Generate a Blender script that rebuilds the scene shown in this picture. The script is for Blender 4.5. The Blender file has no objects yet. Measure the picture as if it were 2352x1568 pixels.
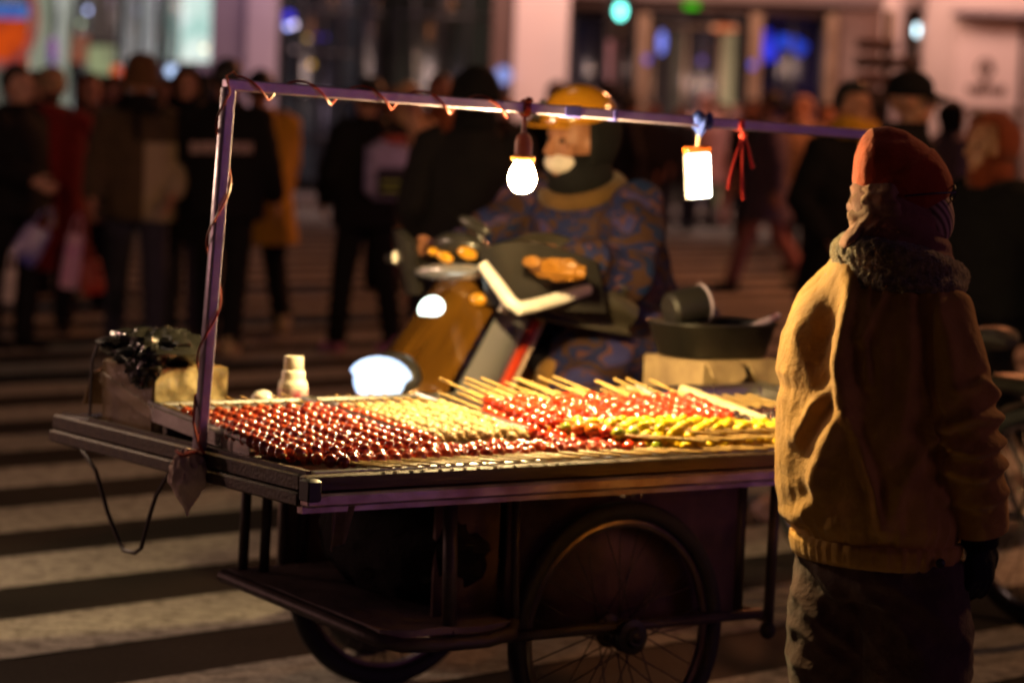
import bpy, bmesh, math, random
from math import sin, cos, pi, sqrt, atan2, radians as rad
from mathutils import Vector as V, Matrix, noise
from mathutils.bvhtree import BVHTree

random.seed(7)
S = bpy.context.scene
COL = S.collection

# ------------------------------------------------------------------ camera
F, PITCH, ROLL, HC = 6448.13, 0.0825, 0.0394, 1.5238
PW, PH = 2352.0, 1568.0
_r, _f, _u = V((1, 0, 0)), V((0, cos(PITCH), -sin(PITCH))), V((0, sin(PITCH), cos(PITCH)))
CR = cos(ROLL) * _r + sin(ROLL) * _u
CU = -sin(ROLL) * _r + cos(ROLL) * _u
cam = bpy.data.cameras.new('camera')
camo = bpy.data.objects.new('camera', cam)
COL.objects.link(camo)
M3 = Matrix((CR, CU, -_f)).transposed()
camo.matrix_world = Matrix.Translation((0, 0, HC)) @ M3.to_4x4()
cam.sensor_width = 36.0
cam.lens = F / PW * 36.0
cam.clip_start = 0.1
cam.clip_end = 600
cam.dof.use_dof = True
cam.dof.focus_distance = 5.45
cam.dof.aperture_fstop = 2.7
S.camera = camo


def at(px, py, Y):
    """a point of the place at depth Y (metres) seen in the photo at px, py"""
    d = CR * ((px - PW / 2) / F) + CU * (-(py - PH / 2) / F) + _f
    return V((0, 0, HC)) + d * (Y / d.y)


# ------------------------------------------------------------------ mesh helpers
class MB:
    def __init__(s):
        s.v, s.f = [], []

    def add(s, vs, fs):
        n = len(s.v)
        s.v += [tuple(p) for p in vs]
        s.f += [tuple(i + n for i in f) for f in fs]
        return s

    def box(s, c, size, rot=None, bev=0.0):
        hx, hy, hz = size[0] / 2, size[1] / 2, size[2] / 2
        c = V(c)
        b = min(bev, hx * .9, hy * .9, hz * .9)
        if b <= 0:
            vs = [V((x, y, z)) for z in (-hz, hz) for x, y in ((-hx, -hy), (hx, -hy), (hx, hy), (-hx, hy))]
            fs = [(3, 2, 1, 0), (4, 5, 6, 7), (0, 1, 5, 4), (1, 2, 6, 5), (2, 3, 7, 6), (3, 0, 4, 7)]
        else:
            rings = []
            for z, k in ((-hz, b), (-hz + b, 0), (hz - b, 0), (hz, b)):
                x, y = hx - k, hy - k
                q = b * .6
                rings.append([(x, -y + q, z), (x, y - q, z), (x - q, y, z), (-x + q, y, z), (-x, y - q, z), (-x, -y + q, z), (-x + q, -y, z), (x - q, -y, z)])
            vs = [V(p) for r in rings for p in r]
            fs = [tuple(range(7, -1, -1)), tuple(range(24, 32))]
            for k in range(3):
                for i in range(8):
                    j = (i + 1) % 8
                    fs.append((k * 8 + i, k * 8 + j, k * 8 + 8 + j, k * 8 + 8 + i))
        if rot is not None:
            vs = [rot @ p for p in vs]
        return s.add([p + c for p in vs], fs)

    def bar(s, a, b, w, h=None, bev=0.0):
        a, b = V(a), V(b)
        d = b - a
        q = d.to_track_quat('Y', 'Z').to_matrix()
        return s.box((a + b) / 2, (w, d.length, h or w), q, bev)

    def loft(s, rings, caps=True, closed=False):
        n = len(rings[0])
        vs = [p for r in rings for p in r]
        fs = []
        m = len(rings)
        for k in range(m if closed else m - 1):
            a, b = k * n, ((k + 1) % m) * n
            for i in range(n):
                j = (i + 1) % n
                fs.append((a + i, a + j, b + j, b + i))
        if caps and not closed:
            fs.append(tuple(range(n - 1, -1, -1)))
            fs.append(tuple(range((m - 1) * n, m * n)))
        return s.add(vs, fs)

    def tube(s, pts, rad_, n=10, ref=None, squash=1.0, closed=False):
        pts = [V(p) for p in pts]
        m = len(pts)
        rs = rad_ if isinstance(rad_, (list, tuple)) else [rad_] * m
        rings = []
        prev = None
        for i, p in enumerate(pts):
            if closed:
                t = (pts[(i + 1) % m] - pts[i - 1]).normalized()
            else:
                t = (pts[min(i + 1, m - 1)] - pts[max(i - 1, 0)]).normalized()
            if prev is None:
                r = V(ref) if ref is not None else (V((0, 0, 1)) if abs(t.z) < .9 else V((0, 1, 0)))
            else:
                r = prev
            a = (r - t * r.dot(t)).normalized()
            prev = a
            b = t.cross(a)
            rings.append([p + a * (rs[i] * cos(2 * pi * k / n)) + b * (rs[i] * squash * sin(2 * pi * k / n)) for k in range(n)])
        return s.loft(rings, caps=True, closed=closed)

    def ell(s, c, r, rot=None, nu=16, nv=10, fn=None):
        c = V(c)
        if not isinstance(r, (list, tuple)):
            r = (r, r, r)
        vs, fs = [], []

        def P(x, y, z):
            p = V((x * r[0], y * r[1], z * r[2]))
            if fn:
                p = fn(p)
            if rot is not None:
                p = rot @ p
            return p + c
        vs.append(P(0, 0, -1))
        for j in range(1, nv):
            t = -pi / 2 + pi * j / nv
            for i in range(nu):
                a = 2 * pi * i / nu
                vs.append(P(cos(t) * cos(a), cos(t) * sin(a), sin(t)))
        vs.append(P(0, 0, 1))
        for i in range(nu):
            fs.append((0, 1 + (i + 1) % nu, 1 + i))
        for j in range(nv - 2):
            for i in range(nu):
                a, b = 1 + j * nu, 1 + (j + 1) * nu
                fs.append((a + i, a + (i + 1) % nu, b + (i + 1) % nu, b + i))
        e = len(vs) - 1
        a = 1 + (nv - 2) * nu
        for i in range(nu):
            fs.append((a + i, a + (i + 1) % nu, e))
        return s.add(vs, fs)

    def lathe(s, prof, c=(0, 0, 0), n=24, rot=None):
        c = V(c)
        rings = []
        for r, z in prof:
            ring = [V((max(r, 1e-4) * cos(2 * pi * k / n), max(r, 1e-4) * sin(2 * pi * k / n), z)) for k in range(n)]
            rings.append([(rot @ p if rot is not None else p) + c for p in ring])
        return s.loft(rings)

    def grid(s, fn, nu, nv, thick=None):
        """sheet fn(u,v)->point, u,v in 0..1; thick gives it a body"""
        top = [V(fn(i / nu, j / nv)) for j in range(nv + 1) for i in range(nu + 1)]
        w = nu + 1
        q = [(j * w + i, j * w + i + 1, (j + 1) * w + i + 1, (j + 1) * w + i) for j in range(nv) for i in range(nu)]
        if thick is None:
            return s.add(top, q)
        N = [V((0, 0, 0)) for _ in top]
        for f in q:
            nn = (top[f[1]] - top[f[0]]).cross(top[f[3]] - top[f[0]])
            for i in f:
                N[i] += nn
        bot = [p - n_.normalized() * thick for p, n_ in zip(top, N)]
        o = len(top)
        fs = list(q) + [tuple(i + o for i in reversed(f)) for f in q]
        edge = [i for i in range(w)] + [j * w + nu for j in range(1, nv + 1)] + [nv * w + i for i in range(nu - 1, -1, -1)] + [j * w for j in range(nv - 1, 0, -1)]
        for k in range(len(edge)):
            a, b = edge[k], edge[(k + 1) % len(edge)]
            fs.append((b, a, a + o, b + o))
        return s.add(top + bot, fs)

    def xf(s, M):
        s.v = [tuple(M @ V(p)) for p in s.v]
        return s

    def join(s, o):
        return s.add(o.v, o.f)


def mesh_of(mb, name, smooth=True, angle=None):
    me = bpy.data.meshes.new(name)
    me.from_pydata(mb.v, [], mb.f)
    bm = bmesh.new()
    bm.from_mesh(me)
    bmesh.ops.recalc_face_normals(bm, faces=bm.faces)
    if angle:
        for e in bm.edges:
            if len(e.link_faces) == 2 and e.calc_face_angle(0) > angle:
                e.smooth = False
    bm.to_mesh(me)
    bm.free()
    if smooth:
        me.polygons.foreach_set('use_smooth', [True] * len(me.polygons))
    me.update()
    return me


def fuse(mb, vox, smooth=4, name='body'):
    """one continuous skin round all the volumes of mb"""
    me = mesh_of(mb, 'tmp')
    o = bpy.data.objects.new('tmp', me)
    COL.objects.link(o)
    m = o.modifiers.new('r', 'REMESH')
    m.mode = 'VOXEL'
    m.voxel_size = vox
    if smooth:
        k = o.modifiers.new('s', 'SMOOTH')
        k.iterations = smooth
        k.factor = .5
    dg = bpy.context.evaluated_depsgraph_get()
    r = bpy.data.meshes.new_from_object(o.evaluated_get(dg))
    r.name = name
    bpy.data.objects.remove(o)
    bpy.data.meshes.remove(me)
    r.polygons.foreach_set('use_smooth', [True] * len(r.polygons))
    return r


def disp(me, fn):
    nrm = [v.normal.copy() for v in me.vertices]
    for v, n_ in zip(me.vertices, nrm):
        v.co += n_ * fn(v.co, n_)
    me.update()
    return me


def link(name, me, m=None, parent=None, label=None, cat=None, group=None, kind=None, loc=None, rotz=0.0):
    if isinstance(me, MB):
        me = mesh_of(me, name, angle=rad(40))
    o = bpy.data.objects.new(name, me)
    COL.objects.link(o)
    if m is not None:
        if len(me.materials) == 0:
            me.materials.append(m)
        else:
            o.material_slots[0].link = 'OBJECT'
            o.material_slots[0].material = m
    if parent is not None:
        o.parent = parent
    if loc is not None:
        o.location = loc
    if rotz:
        o.rotation_euler = (0, 0, rotz)
    tag(o, label, cat, group, kind)
    return o


def tag(o, label=None, cat=None, group=None, kind=None):
    if label: o['label'] = label
    if cat: o['category'] = cat
    if group: o['group'] = group
    if kind: o['kind'] = kind
    return o


def thing(name, label, cat, loc=(0, 0, 0), rotz=0.0, group=None):
    o = bpy.data.objects.new(name, None)
    COL.objects.link(o)
    o.location = loc
    o.rotation_euler = (0, 0, rotz)
    o.empty_display_size = .1
    return tag(o, label, cat, group)


# ------------------------------------------------------------------ materials
def _lin(c):
    return tuple(c) + (1.0,)


MATS = {}


def mat(name, c, rough=.6, metal=0.0, c2=None, scale=8.0, bump=0.0, bscale=40.0, coat=0.0, sheen=0.0, spec=.5, detail=4, rvar=.15, stretch=None, trans=0.0, emit=None, estr=0.0, alpha=1.0):
    if name in MATS:
        return MATS[name]
    m = bpy.data.materials.new(name)
    m.use_nodes = True
    nt = m.node_tree
    N, Lk = nt.nodes, nt.links
    b = N['Principled BSDF']
    tc = N.new('ShaderNodeTexCoord')
    src = tc.outputs['Object']
    if stretch:
        mp = N.new('ShaderNodeMapping')
        mp.inputs['Scale'].default_value = stretch
        Lk.new(src, mp.inputs['Vector'])
        src = mp.outputs['Vector']
    nz = N.new('ShaderNodeTexNoise')
    nz.inputs['Scale'].default_value = scale
    nz.inputs['Detail'].default_value = detail
    Lk.new(src, nz.inputs['Vector'])
    if c2 is None:
        c2 = tuple(x * .72 for x in c)
    rp = N.new('ShaderNodeValToRGB')
    rp.color_ramp.elements[0].position = .35
    rp.color_ramp.elements[1].position = .65
    rp.color_ramp.elements[0].color = _lin(c2)
    rp.color_ramp.elements[1].color = _lin(c)
    Lk.new(nz.outputs['Fac'], rp.inputs['Fac'])
    Lk.new(rp.outputs['Color'], b.inputs['Base Color'])
    mr = N.new('ShaderNodeMapRange')
    mr.inputs['To Min'].default_value = max(.02, rough - rvar * rough)
    mr.inputs['To Max'].default_value = min(1, rough + rvar * rough)
    Lk.new(nz.outputs['Fac'], mr.inputs['Value'])
    Lk.new(mr.outputs['Result'], b.inputs['Roughness'])
    b.inputs['Metallic'].default_value = metal
    b.inputs['Coat Weight'].default_value = coat
    b.inputs['Coat Roughness'].default_value = .04
    b.inputs['Sheen Weight'].default_value = sheen
    b.inputs['Specular IOR Level'].default_value = spec
    b.inputs['Transmission Weight'].default_value = trans
    b.inputs['Alpha'].default_value = alpha
    if emit:
        b.inputs['Emission Color'].default_value = _lin(emit)
        b.inputs['Emission Strength'].default_value = estr
    if bump:
        n2 = N.new('ShaderNodeTexNoise')
        n2.inputs['Scale'].default_value = bscale
        n2.inputs['Detail'].default_value = 5
        Lk.new(src, n2.inputs['Vector'])
        bp = N.new('ShaderNodeBump')
        bp.inputs['Strength'].default_value = bump
        bp.inputs['Distance'].default_value = .01
        Lk.new(n2.outputs['Fac'], bp.inputs['Height'])
        Lk.new(bp.outputs['Normal'], b.inputs['Normal'])
    MATS[name] = m
    return m


def glow(name, c, st, c2=None, scale=3.0, stretch=None):
    """emission: lamps, and surfaces whose lit look is put in as glow"""
    if name in MATS:
        return MATS[name]
    m = bpy.data.materials.new(name)
    m.use_nodes = True
    nt = m.node_tree
    N, Lk = nt.nodes, nt.links
    N.remove(N['Principled BSDF'])
    e = N.new('ShaderNodeEmission')
    e.inputs['Strength'].default_value = st
    if c2:
        tc = N.new('ShaderNodeTexCoord')
        src = tc.outputs['Object']
        if stretch:
            mp = N.new('ShaderNodeMapping')
            mp.inputs['Scale'].default_value = stretch
            Lk.new(src, mp.inputs['Vector'])
            src = mp.outputs['Vector']
        nz = N.new('ShaderNodeTexNoise')
        nz.inputs['Scale'].default_value = scale
        nz.inputs['Detail'].default_value = 3
        Lk.new(src, nz.inputs['Vector'])
        rp = N.new('ShaderNodeValToRGB')
        rp.color_ramp.elements[0].position = .38
        rp.color_ramp.elements[1].position = .62
        rp.color_ramp.elements[0].color = _lin(c2)
        rp.color_ramp.elements[1].color = _lin(c)
        Lk.new(nz.outputs['Fac'], rp.inputs['Fac'])
        Lk.new(rp.outputs['Color'], e.inputs['Color'])
    else:
        e.inputs['Color'].default_value = _lin(c)
    Lk.new(e.outputs['Emission'], N['Material Output'].inputs['Surface'])
    MATS[name] = m
    return m


def srgb(r, g, b):
    f = lambda x: (x / 255 / 12.92) if x / 255 <= .04045 else ((x / 255 + .055) / 1.055) ** 2.4
    return (f(r), f(g), f(b))


def cloth(name, c, c2=None, **k):
    k.setdefault('bump', .35)
    k.setdefault('sheen', 0.0 if max(c) < .03 else .12)
    return mat(name, c, rough=.85, c2=c2, scale=14, bscale=90, spec=.2, **k)
# ------------------------------------------------------------------ ground
def ground_mat(name, c, c2, wear=None, rough=.8):
    m = bpy.data.materials.new(name)
    m.use_nodes = True
    nt = m.node_tree
    N, Lk = nt.nodes, nt.links
    b = N['Principled BSDF']
    b.inputs['Roughness'].default_value = rough
    b.inputs['Specular IOR Level'].default_value = .14
    tc = N.new('ShaderNodeTexCoord')

    def noise_(sc, det, lo, hi):
        n = N.new('ShaderNodeTexNoise')
        n.inputs['Scale'].default_value = sc
        n.inputs['Detail'].default_value = det
        Lk.new(tc.outputs['Object'], n.inputs['Vector'])
        r = N.new('ShaderNodeMapRange')
        r.inputs['From Min'].default_value = lo
        r.inputs['From Max'].default_value = hi
        Lk.new(n.outputs['Fac'], r.inputs['Value'])
        return r.outputs['Result']
    big = noise_(.9, 5, .35, .65)
    fine = noise_(60, 6, .3, .7)
    mx = N.new('ShaderNodeMix'); mx.data_type = 'RGBA'
    mx.inputs[6].default_value = _lin(c2); mx.inputs[7].default_value = _lin(c)
    Lk.new(big, mx.inputs[0])
    out = mx.outputs[2]
    m2 = N.new('ShaderNodeMix'); m2.data_type = 'RGBA'; m2.blend_type = 'MULTIPLY'
    m2.inputs[0].default_value = .55
    Lk.new(out, m2.inputs[6]); Lk.new(fine, m2.inputs[7])
    out = m2.outputs[2]
    if wear:
        w = noise_(16, 10, .47, .62)
        m3 = N.new('ShaderNodeMix'); m3.data_type = 'RGBA'
        m3.inputs[7].default_value = _lin(wear)
        sc = N.new('ShaderNodeMath'); sc.operation = 'MULTIPLY'; sc.inputs[1].default_value = .5
        Lk.new(w, sc.inputs[0]); Lk.new(sc.outputs[0], m3.inputs[0])
        Lk.new(out, m3.inputs[6])
        out = m3.outputs[2]
    Lk.new(out, b.inputs['Base Color'])
    bp = N.new('ShaderNodeBump'); bp.inputs['Strength'].default_value = .4; bp.inputs['Distance'].default_value = .004
    Lk.new(fine, bp.inputs['Height']); Lk.new(bp.outputs['Normal'], b.inputs['Normal'])
    return m


M_ASPH = ground_mat('asphalt', (.040, .034, .028), (.018, .016, .014), rough=.7)
M_PAINT = ground_mat('road_paint', (.56, .53, .47), (.40, .375, .33), wear=(.045, .038, .032), rough=.7)
M_PAVE = ground_mat('paving', (.22, .19, .17), (.15, .13, .12))

g = MB().grid(lambda u, v: (-150 + 300 * u, -60 + 300 * v, 0), 30, 30)
link('road', g, M_ASPH, kind='structure', label='dark asphalt street crossing under the cart and the crowd', cat='road')

TH = rad(46)
sd, sn = V((cos(TH), sin(TH), 0)), V((-sin(TH), cos(TH), 0))
for k in range(-30, 5):
    n0 = 7.0 - .889 * k
    a0, a1 = -16, 34
    j = lambda x: (noise.noise(V((x * 3.1, k * 7.3, 0)))) * .012
    s = MB().grid(lambda u, v: sd * (a0 + (a1 - a0) * u) + sn * (n0 + .465 * v + j(u * 40 + v * 9)) + V((0, 0, .004)), 160, 1)
    link('crosswalk_stripe', s, M_PAINT, kind='structure')

YW = 42.0
pv = MB().box((0, YW + 4, .06), (60, 12.4, .16))
link('pavement', pv, M_PAVE, kind='structure', label='raised paving in front of the shops', cat='pavement')
kb = MB().box((0, YW - 2.32, .075), (60, .22, .15), bev=.02)
link('kerb', kb, M_PAVE, kind='structure', label='kerb along the shop side of the street', cat='kerb')

# ------------------------------------------------------------------ shopfronts across the street
M_PINK = mat('pink_render', (.62, .47, .42), c2=(.55, .41, .37), rough=.8, scale=.8, bump=.1)
M_LILAC = mat('lilac_stone', (.50, .42, .47), c2=(.42, .35, .40), rough=.6, scale=1.2)
M_GREYP = mat('grey_stone', (.26, .22, .27), c2=(.22, .18, .23), rough=.6, scale=1.2)
M_BROWN = mat('brown_stone', (.11, .055, .04), c2=(.08, .04, .03), rough=.6, scale=1.0)
M_BLACK = mat('black_metal', (.018, .016, .016), rough=.45, scale=6)
M_DARKI = mat('dark_interior', (.02, .016, .014), rough=.8)
M_BRONZE = mat('bronze_frame', (.28, .20, .14), rough=.4, metal=.6, scale=2)


def glass_mat():
    m = bpy.data.materials.new('shop_glass'); m.use_nodes = True
    N, Lk = m.node_tree.nodes, m.node_tree.links
    N.remove(N['Principled BSDF'])
    t = N.new('ShaderNodeBsdfTransparent'); gl = N.new('ShaderNodeBsdfGlossy'); gl.inputs['Roughness'].default_value = .2
    nz = N.new('ShaderNodeTexNoise'); nz.inputs['Scale'].default_value = .7
    tc = N.new('ShaderNodeTexCoord'); Lk.new(tc.outputs['Object'], nz.inputs['Vector'])
    mr = N.new('ShaderNodeMapRange'); mr.inputs['To Min'].default_value = .015; mr.inputs['To Max'].default_value = .05
    Lk.new(nz.outputs['Fac'], mr.inputs['Value'])
    mx = N.new('ShaderNodeMixShader'); Lk.new(mr.outputs['Result'], mx.inputs[0])
    Lk.new(t.outputs[0], mx.inputs[1]); Lk.new(gl.outputs[0], mx.inputs[2])
    Lk.new(mx.outputs[0], N['Material Output'].inputs['Surface'])
    return m


M_GLASS = glass_mat()


def XZ(px, py, Y=YW):
    p = at(px, py, Y)
    return p.x, p.z


def slab(px0, py0, px1, py1, Y, th, bev=0.0, mb=None, top=None, bottom=None):
    """a block whose front face stands at depth Y and that fills the given stretch of the front"""
    pc_ = (py0 + py1) / 2
    x0, _ = XZ(px0, pc_, Y); x1, _ = XZ(px1, pc_, Y)
    xc = (px0 + px1) / 2
    z1 = XZ(xc, py0, Y)[1] if top is None else top
    z0 = XZ(xc, py1, Y)[1] if bottom is None else bottom
    return (mb or MB()).box(((x0 + x1) / 2, Y + th / 2, (z0 + z1) / 2), (x1 - x0, th, z1 - z0), bev=bev)


TOP, BOT = 6.5, .14
shopL = thing('shop_building', 'brightly lit glazed shopfront with white backlit windows and lilac pillars', 'building', (0, 0, 0))
shopR = thing('shop_building', 'pink rendered shopfront with dark glass entrance hall and bronze columns', 'building', (0, 0, 0))
# back of the shops
link('back_wall', slab(-420, 0, 1175, 0, YW + 3.2, .3, top=TOP, bottom=BOT), M_DARKI, shopL)
link('back_wall', slab(1120, 0, 2900, 0, YW + 3.2, .3, top=TOP, bottom=BOT), M_DARKI, shopR)
link('roof', slab(-420, 0, 1165, 0, YW + .01, 3.6, top=TOP + .4, bottom=TOP), M_DARKI, shopL)
link('roof', slab(1165, 0, 2900, 0, YW + .01, 3.6, top=TOP + .4, bottom=TOP), M_DARKI, shopR)
for a, b, m in ((486, 566, M_GREYP), (566, 638, M_LILAC), (-420, -120, M_GREYP)):
    link('pillar', slab(a, 0, b - 1, 0, YW + (0 if m is M_LILAC else .1), 1.0, top=TOP, bottom=BOT, bev=.03), m, shopL)
link('lintel', slab(-119, 0, 485, 0, YW + .15, .5, top=TOP, bottom=4.2), M_GREYP, shopL)


def window(par, px0, px1, top, cols, rows, gm, yb=.7, fm=M_BLACK, bottom=BOT + .2):
    """room behind a framed glass pane, its brightness put in as a glowing panel"""
    x0, x1 = XZ(px0, 150)[0], XZ(px1, 150)[0]
    fr = MB()
    w = .06
    for i in range(cols + 1):
        x = x0 + (x1 - x0) * i / cols
        fr.box((x, YW + .3, (top + bottom) / 2), (w, .1, top - bottom))
    for j in range(rows + 1):
        z = bottom + (top - bottom) * j / rows
        fr.box(((x0 + x1) / 2, YW + .31, z), (x1 - x0, .08, w))
    f = link('window', fr, fm, par)
    link('pane', MB().box(((x0 + x1) / 2, YW + .32, (top + bottom) / 2), (x1 - x0 - .02, .012, top - bottom - .02)), M_GLASS, f)
    if gm:
        link('display', MB().box(((x0 + x1) / 2, YW + .3 + yb, (top + bottom) / 2), (x1 - x0 + .3, .1, top - bottom)), gm, f)
    return f


def G(name, rgb, k=1.0, rgb2=None, **kw):
    return glow(name, srgb(*rgb), k, srgb(*rgb2) if rgb2 else None, **kw)


window(shopL, -118, 50, 4.2, 2, 1, G('glow_cream', (110, 108, 95), 1, (60, 60, 55), stretch=(6, 1, .4)))
window(shopL, 52, 112, 4.2, 1, 1, G('glow_sage', (156, 160, 138), 1, (120, 126, 108), stretch=(9, 1, .3)))
window(shopL, 112, 166, 4.2, 1, 1, G('glow_white_strip', (205, 205, 200), 1, (30, 28, 30), scale=1.6, stretch=(4, 1, .5)))
window(shopL, 166, 272, 4.2, 3, 2, G('glow_mocha', (96, 84, 76), 1, (60, 48, 44), scale=1.2, stretch=(2, 1, .9)))
window(shopL, 272, 312, 4.2, 1, 1, G('glow_pale_strip', (188, 190, 188), 1, (120, 118, 120), stretch=(8, 1, .3)))
window(shopL, 312, 372, 4.2, 1, 1, G('glow_dusk', (42, 34, 36), 1, (30, 24, 26)))
bw = window(shopL, 372, 486, 4.2, 1, 2, G('glow_ice', (235, 245, 236), 1.15, (165, 205, 195), scale=2.2, stretch=(4, 1, 1.4)), bottom=XZ(430, 146)[1])
link('spandrel', slab(372, 148, 486, 300, YW + .2, .2, bottom=BOT), M_GREYP, shopL)
window(shopL, 640, 826, 5.4, 4, 8, G('glow_night', (46, 42, 44), 1, (24, 20, 24), scale=1.5, stretch=(2, 1, 1)))
window(shopL, 828, 884, 5.4, 1, 2, G('glow_maroon', (30, 18, 18), 1, (18, 10, 10)))
window(shopL, 884, 1132, 5.4, 4, 2, G('glow_umber', (36, 32, 26), 1, (12, 8, 6), scale=.8, stretch=(2, 1, .6)))
link('pillar', slab(1133, 0, 1182, 0, YW + .05, .8, top=TOP, bottom=BOT, bev=.03), M_BROWN, shopL)

link('wall', slab(1184, 0, 1309, 0, YW - .1, .9, top=TOP, bottom=BOT, bev=.03), M_PINK, shopR)
link('lintel', slab(1310, -60, 2026, 0, YW - .05, .5, top=TOP, bottom=XZ(1700, 4)[1]), M_PINK, shopR)
link('door_header', slab(1312, 4, 1892, 30, YW + .1, .3), mat('header_brown', (.07, .04, .03), rough=.5), shopR)
window(shopR, 1312, 1393, XZ(1350, 30)[1], 1, 2, G('glow_bluish_dark', (16, 14, 26), 1, (8, 5, 5), scale=1.2))
link('pillar', slab(1394, 62, 1420, 300, YW + .05, .25, bottom=BOT), mat('mauve_metal', (.25, .12, .13), rough=.5), shopR)
window(shopR, 1422, 1460, XZ(1440, 30)[1], 1, 1, G('glow_black', (10, 7, 6), 1, (6, 4, 4)))
for a, b in ((1461, 1490), (1719, 1748), (1894, 1919)):
    link('column', slab(a, 30, b, 300, YW + .0, .35, bottom=BOT, bev=.02), M_BRONZE, shopR)
dr = thing('entrance_door', None, None); dr.parent = shopR
fm = MB()
for px in (1494, 1570, 1650, 1716):
    slab(px, 66, px + 7, 300, YW + .4, .1, bottom=BOT, mb=fm)
slab(1494, 58, 1718, 66, YW + .4, .1, mb=fm)
link('frame', fm, M_BRONZE, dr)
link('pane', slab(1496, 66, 1716, 300, YW + .44, .012, bottom=BOT + .02), M_GLASS, dr)
for px, w, c in ((1545, 22, (86, 70, 56)), (1600, 30, (74, 58, 62)), (1660, 26, (176, 152, 112))):
    link('lit_column', slab(px, 74, px + w, 300, YW + 1.6, .4, bottom=BOT, bev=.05), glow('lobby_%d' % px, srgb(*c), .9, tuple(x * .5 for x in srgb(*c)), scale=1.0, stretch=(1, 1, .5)), shopR)  # columns and lobby wall glow by themselves in place of hall lighting
link('lobby_wall', slab(1490, 30, 1720, 300, YW + 2.4, .1, bottom=BOT), G('glow_lobby', (58, 44, 40), 1, (26, 18, 18), scale=1.5, stretch=(3, 1, .4)), shopR)
window(shopR, 1749, 1893, XZ(1820, 12)[1], 2, 1, G('glow_navy', (20, 12, 34), 1, (8, 5, 10), scale=.9))
link('wall', slab(1920, 10, 2031, 300, YW + .06, .5, bottom=BOT), M_BROWN, shopR)
wl = MB()
slab(2033, 0, 2081, 0, YW - .1, .8, top=TOP, bottom=BOT, mb=wl)
slab(2131, 0, 2900, 0, YW - .1, .8, top=TOP, bottom=BOT, mb=wl)
slab(2081, -60, 2131, 18, YW - .09, .78, top=TOP - .01, mb=wl)
link('wall', wl, M_PINK, shopR)
link('slit_window', slab(2081, 18, 2131, 300, YW + .4, .05, bottom=BOT), mat('slit_dark', (.05, .025, .012), rough=.4), shopR)
link('awning', slab(2196, 22, 2420, 40, YW - .55, .45, bev=.03), mat('awning_grey', (.36, .26, .26), rough=.6), shopR)

# lit things in and on the shops
def lamp(px, py, r, rgb, st, label, Y=YW + .55, squash=1.0, name='wall_lamp', cat='lamp', group=None):
    r *= .66
    p = at(px, py, Y)
    l = thing(name, label, cat, p, group=group)
    link('globe', MB().ell((0, 0, 0), (r, r * .7, r * squash), nu=14, nv=8), glow('lampglow_%d_%d' % (px, py), srgb(*rgb), st), l)
    link('bracket', MB().tube([(0, .02, r * squash), (0, .05, r * squash + .06), (0, .12, r * squash + .08)], .012, 6), M_BLACK, l)
    return l


LG = 'small lamps inside the shop windows'
lamp(662, 61, .09, (170, 175, 255), 3.5, 'pale blue lamp inside the dark gridded shop window', squash=.6, group=LG)
lamp(676, 57, .06, (225, 205, 230), 3.5, 'pinkish white lamp beside the pale blue lamp in the gridded window', group=LG)
lamp(663, 38, .12, (70, 60, 220), 1.4, 'violet blue lamp at the top of the gridded shop window', group=LG)
lamp(738, 86, .13, (70, 50, 170), .8, 'dim purple lamp in the gridded shop window', squash=.5, group=LG)
lamp(674, 118, .06, (170, 140, 140), 2.2, 'dim rosy lamp low in the gridded shop window', group=LG)
lamp(715, 148, .06, (200, 150, 50), 1.8, 'amber lamp lowest in the gridded shop window', group=LG)
lamp(706, 88, .05, (190, 150, 60), 1.6, 'faint yellow lamp above the amber one in the gridded window', group=LG)
lamp(202, 24, .055, (190, 200, 255), 3.2, 'bluish white lamp in the brown shop window at left', group=LG)
lamp(187, 54, .055, (170, 180, 140), 2.0, 'greenish lamp below the bluish one in the brown shop window', group=LG)
lamp(316, 26, .05, (150, 150, 190), 1.5, 'grey lilac lamp beside the pale strip window', group=LG)
lamp(469, 112, .06, (255, 240, 190), 2.2, 'warm white lamp in the bright icy window', Y=YW + .5, group=LG)
lamp(394, 163, .12, (190, 215, 255), 1.8, 'blue white lamp below the bright icy window', Y=YW + .05, group=LG)
lamp(1156, 173, .2, (165, 180, 255), .7, 'soft blue white globe lamp on the brown pillar edge', Y=YW - .2, group=LG)
lamp(2106, 70, .055, (215, 245, 255), 5.0, 'bright white upright lamp in the narrow slit of the pink wall', Y=YW + .2, squash=2.4)
lamp(1520, 98, .09, (120, 130, 230), 1.6, 'tall blue lamp behind the entrance door glass', squash=3.0, group=LG)
lamp(1487, 137, .07, (110, 90, 190), 1.2, 'violet lamp beside the bronze column at the entrance', squash=1.4, Y=YW - .1, group=LG)
lamp(1728, 150, .06, (90, 90, 210), 1.4, 'small blue lamp on the second bronze column', squash=1.6, Y=YW - .1, group=LG)
lamp(1612, 140, .07, (110, 80, 160), 1.0, 'faint purple lamp inside the entrance hall', squash=1.4, Y=YW + 1.0, group=LG)

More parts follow.
